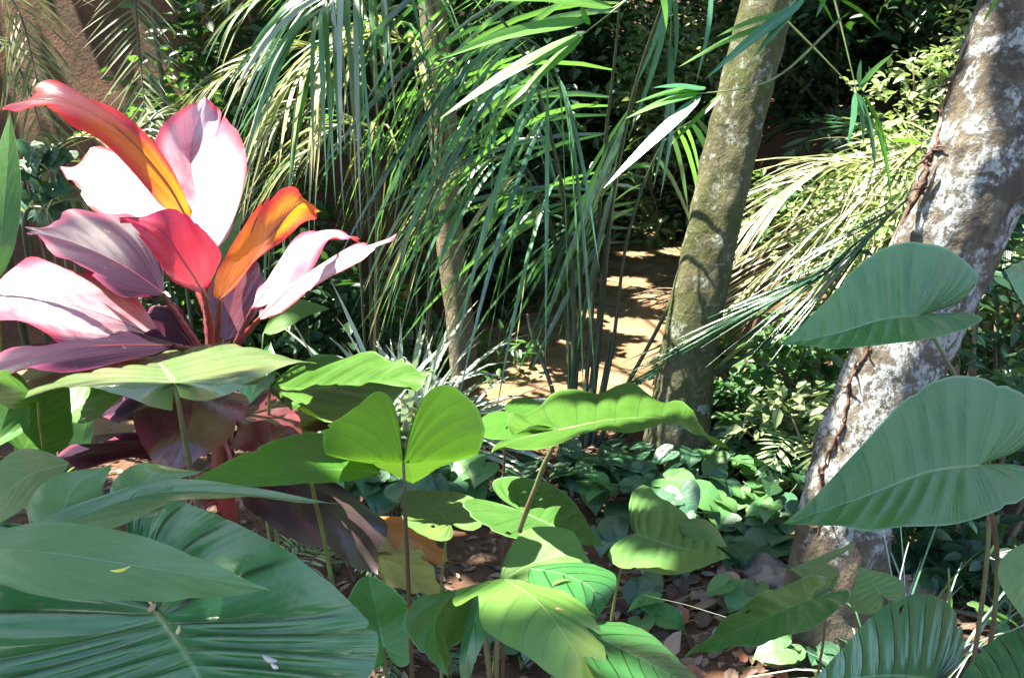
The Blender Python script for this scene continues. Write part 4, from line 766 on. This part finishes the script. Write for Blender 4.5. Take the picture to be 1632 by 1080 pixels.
spray('bamboo spray with long bright green leaves at the top centre', [[(1120, -90, 2.5), (1000, 0, 2.4), (920, 62, 2.4)], [(1000, 0, 2.4), (975, 14, 2.4)]],
      [((938, 32, 2.4), (698, 96, 2.3), 26, BAMBOO), ((925, 56, 2.4), (700, 190, 2.35), 24, BAMBOO), ((930, 55, 2.4), (806, 172, 2.4), 22, BAMBOO), ((978, 12, 2.4), (784, 2, 2.35), 24, BAMBOO), ((985, -20, 2.4), (760, -60, 2.4), 24, BAMBOO), ((1050, -30, 2.4), (1062, 48, 2.35), 14, BAMBOO), ((940, 40, 2.4), (925, 5, 2.4), 14, BAMBOO)])
spray('bamboo spray with a fan of drooping leaves over the stream', [[(1340, 30, 2.2), (1250, 115, 2.25), (1190, 140, 2.3), (1110, 150, 2.3)]],
      [((1118, 152, 2.3), (962, 300, 2.25), 24, BAMBOOD), ((1115, 148, 2.3), (995, 190, 2.3), 16, BAMBOO), ((1125, 140, 2.3), (1010, 165, 2.35), 14, BAMBOO), ((1108, 152, 2.3), (1075, 212, 2.3), 14, BAMBOOD), ((1150, 150, 2.3), (1068, 232, 2.3), 13, BAMBOO), ((1125, 142, 2.3), (1040, 140, 2.3), 12, BAMBOOD)])
spray('bamboo spray with leaves hanging straight down between the trunks', [[(1240, 20, 2.6), (1310, 90, 2.6), (1362, 145, 2.6)], [(1320, -40, 2.6), (1345, 60, 2.6), (1365, 145, 2.6)], [(1362, 145, 2.6), (1390, 200, 2.6), (1440, 240, 2.6)]],
      [((1362, 148, 2.6), (1350, 235, 2.55), 13, BAMBOOD), ((1366, 148, 2.6), (1376, 232, 2.6), 12, BAMBOOD), ((1370, 150, 2.6), (1396, 278, 2.6), 13, BAMBOOD), ((1375, 150, 2.6), (1418, 250, 2.6), 9, BAMBOO), ((1368, 145, 2.6), (1424, 85, 2.6), 13, BAMBOOD), ((1372, 140, 2.6), (1372, 95, 2.6), 12, BAMBOOD), ((1395, 195, 2.6), (1420, 320, 2.6), 11, BAMBOO), ((1420, 225, 2.6), (1480, 232, 2.6), 9, BAMBOO)])
spray('bamboo spray with wide blue-green leaves at the top before the mossy trunk', [[(1330, -80, 2.2), (1290, -30, 2.2), (1260, 10, 2.2), (1235, 40, 2.2)]],
      [((1282, 0, 2.2), (1122, 128, 2.15), 24, BAMBOOD), ((1268, 8, 2.2), (1200, 92, 2.15), 18, BAMBOOD), ((1250, 20, 2.2), (1140, 60, 2.2), 14, BAMBOO), ((1240, 35, 2.2), (1080, 108, 2.2), 14, BAMBOO), ((1340, 0, 2.2), (1405, 50, 2.2), 10, BAMBOO), ((1320, -30, 2.2), (1300, 30, 2.2), 14, BAMBOOD), ((1290, -20, 2.2), (1330, 40, 2.2), 10, BAMBOO), ((1600, -30, 2.2), (1565, 40, 2.2), 12, BAMBOO)])
spray('spray of long grey leaves hanging straight down above the stream', [[(1075, -80, 2.8), (1070, 0, 2.8), (1068, 100, 2.8)]],
      [((1070, -20, 2.8), (1000, 225, 2.75), 13, BAMBOOD), ((1066, -10, 2.8), (1012, 140, 2.8), 12, BAMBOOD), ((1068, 60, 2.8), (1040, 305, 2.8), 13, BAMBOOD), ((1070, 100, 2.8), (1052, 318, 2.78), 12, BAMBOOD), ((1135, -40, 2.8), (1108, 138, 2.8), 12, BAMBOOD), ((1072, -30, 2.8), (1072, 130, 2.8), 11, BAMBOOD)])

# ------------------------------------------------------------------ ground cover of small heart-leaved plants
def local_leaf(seed, shape='heart', droop=.25):
    r = np.random.default_rng(seed)
    mid = [np.array([0, 0, 0.]), np.array([.35, 0, .04]), np.array([.7, 0, -.02]), np.array([1, 0, -droop])]
    return leaf_geo(mid, [(.1, np.array([.1, -.62, .1]), np.array([.1, .62, .1]))], shape, nv=6, sub=2, S=5, rip=0.07, wave=.03, seed=seed)
LL = [local_leaf(70+k, 'heart', .15+.1*k) for k in range(3)]
LM = {m: [mesh_data('leaf', V, F, m, UV) for V, F, UV, _ in LL] for m in (COVER, COVERL)}
sv, sf = tube(spline([(0, 0, 0), (.04, 0, .4), (0.0, 0, .75), (.0, 0, 1)], 7), np.linspace(.016, .010, 7), 5)
SM = mesh_data('leaf_stalk', sv, sf, STALKG)
def cover_plant(base, n, h, size, mat, label, group, seed, name='ground_cover_plant'):
    r = np.random.default_rng(seed); p = thing(name, label, 'plant', base, group)
    for k in range(n):
        a = r.uniform(0, 6.283); lean = r.uniform(.15, .6); hh = h*r.uniform(.6, 1.15)
        top = np.asarray(base)+np.array([math.cos(a)*lean*hh, math.sin(a)*lean*hh, hh])
        s = bpy.data.objects.new('leaf_stalk', SM); link(s, p, base)
        d = Vector(top-np.asarray(base)); s.rotation_euler = d.to_track_quat('Z', 'X').to_euler(); s.scale = (.25, .25, d.length)
        l = bpy.data.objects.new('leaf', LM[mat][r.integers(3)]); link(l, p, top)
        az = r.normal(-1.57, 1.1) if r.random() < .7 else a
        l.rotation_euler = (r.normal(0, .25), r.normal(.25, .25), az); l.scale = (size*r.uniform(.7, 1.25),)*3
    return p
gr = np.random.default_rng(5)
def nearby(x, y):
    for cond, t in ((x < 880, 'beside the pale stalk of the edge-on leaf'), (y > 835, 'at the front edge by the litter'), (x > 1185, 'against the lichen trunk'), (x < 1010, 'below the tip of the clump of dark fronds'), (y < 770, 'at the foot of the mossy trunk')):
        if cond: return t
    return 'in the middle of the carpet'
spots = [(905, 760), (960, 735), (850, 740), (1000, 770), (1050, 760), (1100, 775), (1150, 760), (1200, 770), (1235, 745), (1080, 810), (1140, 820), (1180, 850), (1220, 830), (1240, 800), (1000, 815), (950, 800), (1040, 725), (1110, 735), (1265, 770), (900, 725), (960, 860), (1190, 800), (1095, 850), (1150, 880), (1230, 870), (870, 800), (790, 790), (820, 760), (1020, 745), (1075, 745), (1130, 785), (1170, 740), (1210, 725), (930, 765), (980, 715), (1045, 790), (1250, 840), (1110, 870), (1190, 720), (1015, 850)]
for k, (x, y) in enumerate(spots):
    g = ground_point(x+gr.uniform(-8, 8), y+22); big = gr.random() < .45; col = COVERL if gr.random() < .33 else COVER; w_ = nearby(x, y)
    cover_plant(g, 6+k % 4 if not big else 4, gr.uniform(.09, .2), .155 if big else .095, col, f"low {'pale green' if col is COVERL else 'dark green'} {'broad' if big else 'small'}-leaved plant {w_}", 'ground cover between the trunks', 200+k)
LBL = [f'low {("dark", "light")[k % 2]} green heart-leaved plant '+t for k, t in enumerate(['just left of the thin dark stalk', 'behind the bite of the lance-shaped leaf', 'just right of the thin dark stalk', 'left of the pale edge-on leaf stalk', 'behind the withered orange leaf', 'behind the withering brown leaf', 'behind the pale ribbed heart leaf', 'behind the lance-shaped bright leaf', 'under the maroon leaf'])]
for k, (x, y) in enumerate([(600, 760), (560, 720), (690, 740), (740, 770), (620, 800), (560, 790), (690, 790), (500, 740), (470, 690)]):
    g = ground_point(x, y+45); cover_plant(g, 6, .26, .15, COVERL if k % 2 else COVER, LBL[k], 'ground cover behind the two-lobed leaf', 260+k)
for k, (x, y) in enumerate([(1190, 650), (1240, 630), (1215, 690), (1260, 680), (1170, 700), (1290, 620), (1150, 660), (1225, 605), (1270, 560), (1180, 610)]):
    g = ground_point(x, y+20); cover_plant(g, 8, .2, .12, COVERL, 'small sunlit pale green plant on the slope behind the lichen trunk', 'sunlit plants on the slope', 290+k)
SDL = [f'{("dark", "light")[k % 2]} green seedling '+t for k, t in enumerate(['just right of the folded sunlit leaf', 'in the litter left of the narrow twisted leaf', 'below the pale arrow-shaped leaf', 'between the thin dark stalk and the folded leaf', 'under the folded sunlit leaf', 'beside the foot of the thin dark stalk', 'at the bottom edge under the folded leaf', 'near the flat brown stone', 'behind the small pale heart leaf', 'in the grass under the lower blue-green leaf', 'by the thick fallen stick', 'under the right-hand grass tufts', 'just behind the thick fallen stick', 'between the two ribbed leaves at the bottom right', 'at the foot of the broad ribbed leaf', 'in front of the narrow twisted leaf'])]
for k, (x, y) in enumerate([(1010, 960), (1030, 1000), (1075, 915), (720, 1000), (780, 1010), (640, 1010), (830, 1060), (1180, 960), (1440, 905), (1560, 890), (1530, 940), (1590, 960), (1470, 930), (1560, 1000), (1310, 1060), (1240, 1060)]):
    g = ground_point(x, y+10); cover_plant(g, 4, .11, .09, (COVER, COVERL)[k % 2], SDL[k], 'seedlings in the leaf litter', 320+k, name='seedling')

# ------------------------------------------------------------------ leaf litter
def dead_leaf(seed):
    r = np.random.default_rng(seed); c = r.uniform(.1, .5)
    mid = [np.array([0, 0, .02]), np.array([.35, 0, .10*c]), np.array([.7, .05, .12*c]), np.array([1, .08*r.normal(), .35*c])]
    return leaf_geo(mid, [(.4, np.array([.4, -.26, .25*c]), np.array([.4, .26, .3*c*r.uniform(0, 1.5)]))], 'lance', nv=4, sub=1, S=3, rip=0.085, wave=.06, seed=seed)
DL = [dead_leaf(400+k) for k in range(5)]
DM = [[mesh_data('fallen_leaf', V, F, m, UV) for V, F, UV, _ in DL] for m in LIT]
CN = ['tan', 'brown', 'rust red', 'grey']
gr = np.random.default_rng(9); cnt = 0
while cnt < 210:
    x, y = gr.uniform(590, 1632), gr.uniform(880, 1080)
    if x < 940 and y < 960: continue
    if gr.random() < .45: x = gr.uniform(1000, 1290); y = gr.uniform(870, 1075)
    g = ground_point(x, y); k = gr.choice(4, p=[.4, .3, .12, .18])
    o = bpy.data.objects.new('fallen_leaf', DM[k][gr.integers(5)]); link(o, None, g+np.array([0, 0, .008+.02*gr.random()]))
    o.rotation_euler = (gr.normal(0, .3), gr.normal(0, .3), gr.uniform(0, 6.28)); o.scale = (gr.uniform(.06, .14),)*3
    zone = 'before the lichen trunk' if 1000 < x < 1300 else ('under the grass beside the lichen trunk' if x >= 1300 else 'under the folded sunlit leaf')
    tag(o, f'dry {CN[k]} fallen leaf in the litter {zone}', 'leaf', f'{CN[k]} fallen leaves {zone}'); cnt += 1
gr = np.random.default_rng(10); N = 5200
X = gr.uniform(-2.5, 3.2, N); Y = gr.uniform(1.5, 5.2, N); C = np.stack([X, Y, H(X, Y)+.01], 1)
V, F, UV = leaf_cloud(C, .045, up=.7, seed=10, aspect=.4, droop=0); tag(put('leaf_litter', V, F, LIT[1], None, UV, loc=(0, 3, -.5), kind='stuff'), 'scattered brown crumbs of dead leaves over the soil', 'litter')
C2 = C[gr.random(N) < .35]+np.array([.03, .02, .006]); V, F, UV = leaf_cloud(C2, .05, up=.8, seed=12, aspect=.45, droop=0); tag(put('leaf_litter', V, F, LIT[0], None, UV, loc=(0, 3, -.5), kind='stuff'), 'pale tan crumbs of dead leaves over the soil', 'litter')
# twigs and stones
def twig(label, a, b, r, sag=.0, group=None):
    A, Bp = ground_point(*a)+np.array([0, 0, .02]), ground_point(*b)+np.array([0, 0, .025]); m = (A+Bp)/2+np.array([0.01, 0, .02+sag]); v, f = tube(spline([A, A*.7+Bp*.3+np.array([.01, .01, .02]), m, Bp], 18), np.linspace(r, r*.6, 18), 7)
    tag(put('fallen_twig', v, f, TWIG, None, loc=A), label, 'twig', group)
twig('thick fallen stick lying in the grass', (1410, 968), (1590, 1000), .013)
twig('thin pale twig across the litter before the lichen trunk', (1085, 948), (1245, 952), .004)
twig('thin twig at the foot of the lichen trunk', (1270, 960), (1320, 1050), .006)
twig('crooked twig beside the folded sunlit leaf', (840, 1070), (905, 1020), .008)
twig('short twig near the bottom right leaf', (1590, 1010), (1625, 960), .006)
gr = np.random.default_rng(77)
for k in range(16):
    x, y = gr.uniform(950, 1600), gr.uniform(890, 1070); a = gr.uniform(0, 3.14); L = gr.uniform(25, 70)
    twig('thin dry twig lying in the leaf litter', (x, y), (x+L*math.cos(a), min(y+L*.4*math.sin(a), 1078)), .0025, group='thin twigs in the litter')
def stone(label, px, py, r, sq=(1, .8, .55), seed=0):
    g = ground_point(px, py); n, m = 18, 10; V = []
    for i in range(m+1):
        th = math.pi*i/m
        for j in range(n):
            ph = 2*math.pi*j/n; k = 1+.12*math.sin(3*ph+seed)+.1*math.sin(2*th*2+ph*2+seed)+.06*math.sin(5*ph-3*th)
            V.append(g+r*k*np.array([sq[0]*math.sin(th)*math.cos(ph), sq[1]*math.sin(th)*math.sin(ph), sq[2]*math.cos(th)])+np.array([0, 0, r*sq[2]*.4]))
    F = [(i*n+j, (i+1)*n+j, (i+1)*n+(j+1) % n, i*n+(j+1) % n) for i in range(m) for j in range(n)]
    tag(put('stone', V, F, STONE, None, loc=g), label, 'stone')
stone('flat brown stone beside the foot of the lichen trunk', 1205, 912, .11, seed=1)
stone('low grey stone nearest the lichen trunk root', 1232, 930, .09, (1.3, .8, .5), seed=2)
stone('small reddish stone at the edge of the ground cover', 1160, 915, .05, seed=3)
stone('dark low stone in the grass behind the small pale heart leaf', 1450, 945, .09, (1.3, .9, .5), seed=4)
# debris caught on the stream edge
for k in range(34):
    x, y = gr.uniform(985, 1100), gr.uniform(375, 440); a = gr.uniform(-.5, .8); d = 10.6-(y-375)*.012; p = P(x, y, d); p[2] = -1.58+gr.uniform(0, .08)
    q = spline([p, p+np.array([.2*math.cos(a), .1, .03]), p+np.array([.45*math.cos(a), .3*math.sin(a), .05])], 6); v, f = tube(q, .009, 5)
    tag(put('driftwood_stick', v, f, TWIG, None, loc=p), 'thin stick in the heap of flood debris on the stream', 'stick', 'flood debris on the stream')

# ------------------------------------------------------------------ creeping vine on the lichen trunk
vp = []; cpath = c1
for k in range(16, 140, 3):
    c = c1[k]; t = k/149; tang = unit(c1[k+1]-c1[k]); tocam = unit(CAM-c); sd = unit(np.cross(tang, tocam))
    if sd[0] > 0: sd = -sd
    ang = .62+.16*math.sin(k*.23); rr = np.interp(t, np.linspace(0, 1, 6), [.165, .14, .148, .155, .155, .14])*1.03
    ph = 1.05 if t > .45 else .75-.5*(.45-t)
    vp.append(c+rr*(math.cos(ph+.1*math.sin(k*.4))*unit(tocam-tang*(tocam@tang))+math.sin(ph+.1*math.sin(k*.4))*sd))
vn = thing('creeping_vine', 'dry reddish brown vine climbing the lichen trunk', 'vine', vp[0])
q = spline(vp, 160); v, f = tube(q+np.random.default_rng(4).normal(0, .003, (160, 3)), .0052+.0022*np.sin(np.arange(160)*.9)*np.sin(np.arange(160)*.31), 7); put('stem', v, f, VINE, vn)
gr = np.random.default_rng(3)
for k in range(34):
    i = gr.integers(3, 158); c = q[i]; n = 5; rts = []
    for _ in range(3):
        e = c+gr.normal(0, .022, 3); rts.append(e)
    for e in rts:
        v, f = tube(spline([c, (c+e)/2+gr.normal(0, .005, 3), e], 5), np.linspace(.006, .002, 5), 5); put('rootlet', v, f, VINE, vn)

tw_ = thing('twining_stem', 'thin pale green twining stem standing in the grass at the bottom edge', 'vine', ground_point(1540, 1075))
stalk(tw_, [P(1512, 905, 1.7), P(1519, 960, 1.68), P(1520, 1000, 1.68), P(1512, 1040, 1.68), ground_point(1500, 1079)], .003, .0042, STALKG, 'stem')
# ------------------------------------------------------------------ shrubs, ferns and far forest
def shrub(label, base, rx, ry, h, n, size, mat, seed, group=None, cat='shrub', name='shrub', aspect=.5, droop=.25, z0=.05):
    r = np.random.default_rng(seed); base = np.asarray(base, float); p = thing(name, label, cat, base, group)
    nc = max(6, n//45); cc = r.normal(0, 1, (nc, 3)); cc /= np.linalg.norm(cc, axis=1)[:, None]; cc *= r.uniform(.35, 1, (nc, 1))**.6
    cc = cc*np.array([rx, ry, h*.5])+np.array([0, 0, h*.5]); cc[:, 2] = np.maximum(cc[:, 2], z0)
    k = r.integers(0, nc, n); C = base+cc[k]+r.normal(0, 1, (n, 3))*np.array([rx, ry, h*.5])*.17
    C = C[open_to_sun(C)]
    V, F, UV = leaf_cloud(C, size, up=.55, seed=seed+1, aspect=aspect, droop=droop); put('foliage', V, F, mat, p, UV)
    Vs, Fs, o = [], [], 0
    for j in range(min(nc, 14)):
        e = base+cc[j]; v, f = tube(spline([base+np.array([0, 0, -.05]), base+(e-base)*.5+r.normal(0, .06, 3), e], 7), np.linspace(.012, .003, 7)*(1+h*.5), 5); Vs.append(v); Fs += [tuple(i+o for i in qq) for qq in f]; o += len(v)
    put('stems', np.vstack(Vs), Fs, TWIG, p); return p
def sh(label, px, py, d, rx, h, n, size, mat, seed, ry=None, ground=True, **kw):
    b = gp(px, py, d); h = max(h, P(px, py, d)[2]-b[2]+.1); n = int(n*max(1, h/1.5)**.5); shrub(label, b, rx, ry or rx*.8, h, n, size, mat, seed, **kw)
G1_ = 'shrubs on the far bank'; 
far = [(330, 60, 7.6, 1.0, 2.6), (300, 120, 7.2, .8, 1.8), (450, 100, 8.2, 1.3, 3.0), (420, 330, 7.4, .9, 1.4), (480, 430, 7.0, .8, 1.1), (560, 60, 9, 1.4, 3.2), (650, 200, 9, 1.3, 2.4), (760, 120, 10, 1.5, 3.2), (800, 200, 12, 1.1, 2.8), (880, 60, 15.5, 1.6, 4.0), (760, 330, 10, .7, 1.4), (880, 240, 15, 1.0, 2.2), (700, 400, 8.2, .8, 1.2)]
where = ['above the tallest white leaf', 'just behind the tallest white leaf', 'behind the arching olive fronds', 'in the dark hollow behind the red plant', 'low in the dark hollow', 'behind the sunlit palm', 'left of the slender trunk', 'right of the slender trunk', 'behind the bamboo spray', 'high behind the bamboo spray', 'low behind the dark palm', 'at the head of the stream', 'at the foot of the far bank']
for k, (x, y, d, rx, h) in enumerate(far):
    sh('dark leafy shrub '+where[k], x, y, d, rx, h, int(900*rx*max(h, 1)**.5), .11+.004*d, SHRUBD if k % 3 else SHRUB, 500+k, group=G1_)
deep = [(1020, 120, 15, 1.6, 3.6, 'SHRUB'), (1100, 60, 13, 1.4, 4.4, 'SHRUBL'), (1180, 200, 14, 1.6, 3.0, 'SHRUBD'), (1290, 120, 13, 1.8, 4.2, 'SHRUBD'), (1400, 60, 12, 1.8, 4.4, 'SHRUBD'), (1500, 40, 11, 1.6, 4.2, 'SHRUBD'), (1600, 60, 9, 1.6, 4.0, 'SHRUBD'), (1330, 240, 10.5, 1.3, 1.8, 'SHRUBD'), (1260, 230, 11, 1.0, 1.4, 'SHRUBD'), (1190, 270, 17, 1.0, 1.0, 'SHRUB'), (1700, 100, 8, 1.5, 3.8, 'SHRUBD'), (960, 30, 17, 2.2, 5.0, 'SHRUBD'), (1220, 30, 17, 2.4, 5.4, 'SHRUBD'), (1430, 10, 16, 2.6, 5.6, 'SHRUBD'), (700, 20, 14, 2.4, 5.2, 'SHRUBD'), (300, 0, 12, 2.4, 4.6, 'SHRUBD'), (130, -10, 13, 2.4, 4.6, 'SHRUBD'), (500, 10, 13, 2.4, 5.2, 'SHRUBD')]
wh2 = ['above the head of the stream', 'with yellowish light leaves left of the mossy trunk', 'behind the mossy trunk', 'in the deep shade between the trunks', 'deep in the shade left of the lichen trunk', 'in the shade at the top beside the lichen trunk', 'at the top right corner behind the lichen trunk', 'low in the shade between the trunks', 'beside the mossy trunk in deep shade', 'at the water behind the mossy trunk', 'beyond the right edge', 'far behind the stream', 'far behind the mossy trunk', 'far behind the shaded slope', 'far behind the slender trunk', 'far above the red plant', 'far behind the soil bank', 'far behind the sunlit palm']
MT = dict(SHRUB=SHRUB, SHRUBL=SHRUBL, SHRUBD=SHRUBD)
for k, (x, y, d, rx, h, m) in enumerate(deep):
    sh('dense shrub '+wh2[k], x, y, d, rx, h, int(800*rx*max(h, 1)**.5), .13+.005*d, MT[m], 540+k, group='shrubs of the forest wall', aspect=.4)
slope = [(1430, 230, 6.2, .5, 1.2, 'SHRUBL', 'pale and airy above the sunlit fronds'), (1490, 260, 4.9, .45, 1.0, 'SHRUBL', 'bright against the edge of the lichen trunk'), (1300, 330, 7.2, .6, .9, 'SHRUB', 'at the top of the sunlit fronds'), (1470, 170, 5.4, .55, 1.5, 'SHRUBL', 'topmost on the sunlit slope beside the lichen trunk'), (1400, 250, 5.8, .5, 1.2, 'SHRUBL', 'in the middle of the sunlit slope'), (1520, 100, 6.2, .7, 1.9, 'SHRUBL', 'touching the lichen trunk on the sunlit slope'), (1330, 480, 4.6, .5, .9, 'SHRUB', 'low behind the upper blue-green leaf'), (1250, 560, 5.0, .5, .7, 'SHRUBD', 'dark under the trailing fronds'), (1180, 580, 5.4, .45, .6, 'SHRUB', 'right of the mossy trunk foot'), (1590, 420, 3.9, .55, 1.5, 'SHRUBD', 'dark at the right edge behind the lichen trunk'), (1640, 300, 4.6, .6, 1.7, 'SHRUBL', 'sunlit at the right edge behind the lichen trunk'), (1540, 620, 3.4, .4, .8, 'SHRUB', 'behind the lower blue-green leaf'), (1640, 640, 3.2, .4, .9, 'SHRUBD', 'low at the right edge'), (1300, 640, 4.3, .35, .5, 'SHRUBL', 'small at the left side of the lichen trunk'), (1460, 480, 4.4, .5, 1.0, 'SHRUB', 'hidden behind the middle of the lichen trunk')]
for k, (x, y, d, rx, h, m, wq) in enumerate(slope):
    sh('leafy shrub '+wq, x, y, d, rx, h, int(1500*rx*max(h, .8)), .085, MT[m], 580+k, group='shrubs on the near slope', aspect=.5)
# climbing heart-leaf vine on the far bank
bz = gp(75, 330, 4.9); r = np.random.default_rng(88)
vv = thing('climbing_vine', 'dark climbing vine with small leaves between the dry fronds at left', 'vine', bz)
for k in range(26):
    p = P(r.uniform(30, 115), r.uniform(225, 345), 4.7+r.uniform(-.1, .1)); l = bpy.data.objects.new('leaf', LM[COVER][r.integers(3)]); link(l, vv, p)
    l.rotation_euler = (r.normal(0, .3), r.normal(.8, .3), r.normal(-1.57, .6)); l.scale = (r.uniform(.08, .13),)*3
for k in range(4):
    v, f = tube(spline([bz, P(50+20*k, 320, 4.75), P(40+22*k, 230, 4.75)], 10), .006, 5); put('stem', v, f, TWIG, vv)
# ferns
def fern(label, base, n, L, mat, seed, group='ferns on the slopes'):
    r = np.random.default_rng(seed); p = thing('fern', label, 'fern', base, group)
    for k in range(n):
        a = 6.283*k/n+r.normal(0, .2); l = L*r.uniform(.7, 1.15); b = np.asarray(base)
        pts = [b, b+l*np.array([.35*math.cos(a), .35*math.sin(a), .55]), b+l*np.array([.75*math.cos(a), .75*math.sin(a), .6]), b+l*np.array([1.1*math.cos(a), 1.1*math.sin(a), .35])]
        frond(p, pts, 40, l*.28, l*.035, [mat], droop=.15, t0=.15, seed=seed*31+k, separate=False, r0=.004, seg=3, fwd=.35)
fern('bright fern on the sunlit slope by the lichen trunk', gp(1480, 300, 5.0), 9, .7, SHRUBL, 700)
fern('pale fern below the sunlit fronds', gp(1290, 600, 4.5), 8, .5, SHRUBL, 701)
fern('fern in the dark hollow behind the red plant', gp(470, 470, 5.2), 9, .6, SHRUB, 702)
fern('fern under the arching olive fronds', gp(420, 290, 6.0), 9, .7, SHRUBD, 703)
fern('small fern in the litter at the bottom edge', ground_point(640, 1050), 8, .25, SHRUB, 704)
fern('small bright fern beside the maroon leaf', gp(505, 520, 3.2), 7, .3, SHRUBL, 705)
fern('fern high on the slope in the shade', gp(1400, 150, 8), 9, .9, SHRUBD, 706)
# grass by the lichen trunk
gl = [(1450, 880, .5), (1500, 930, .45), (1550, 960, .4), (1590, 930, .5), (1470, 860, .5), (1430, 900, .35), (1520, 870, .55), (1610, 990, .35)]
for k, (x, y, L) in enumerate(gl):
    tuft('grass_tuft', 'tuft of thin green grass at the foot of the lichen trunk', ground_point(x, y), 26, L, .008, [STRAP, STRAPG], 800+k, droop=.5, group='grass tufts by the lichen trunk', cat='grass')
for k, (x, y, L) in enumerate([(1480, 640, .45), (1560, 640, .45), (1610, 600, .4)]):
    tuft('grass_tuft', 'tuft of pale arching grass between the two blue-green leaves', gp(x, y, 2.3), 16, L+.75, .0055, [STRAPG, STRAP], 820+k, droop=.7, group='pale grass between the leaves', cat='grass')
print('objects', len(bpy.data.objects), 'tris', sum(len(o.data.polygons) for o in bpy.data.objects if o.type == 'MESH'))
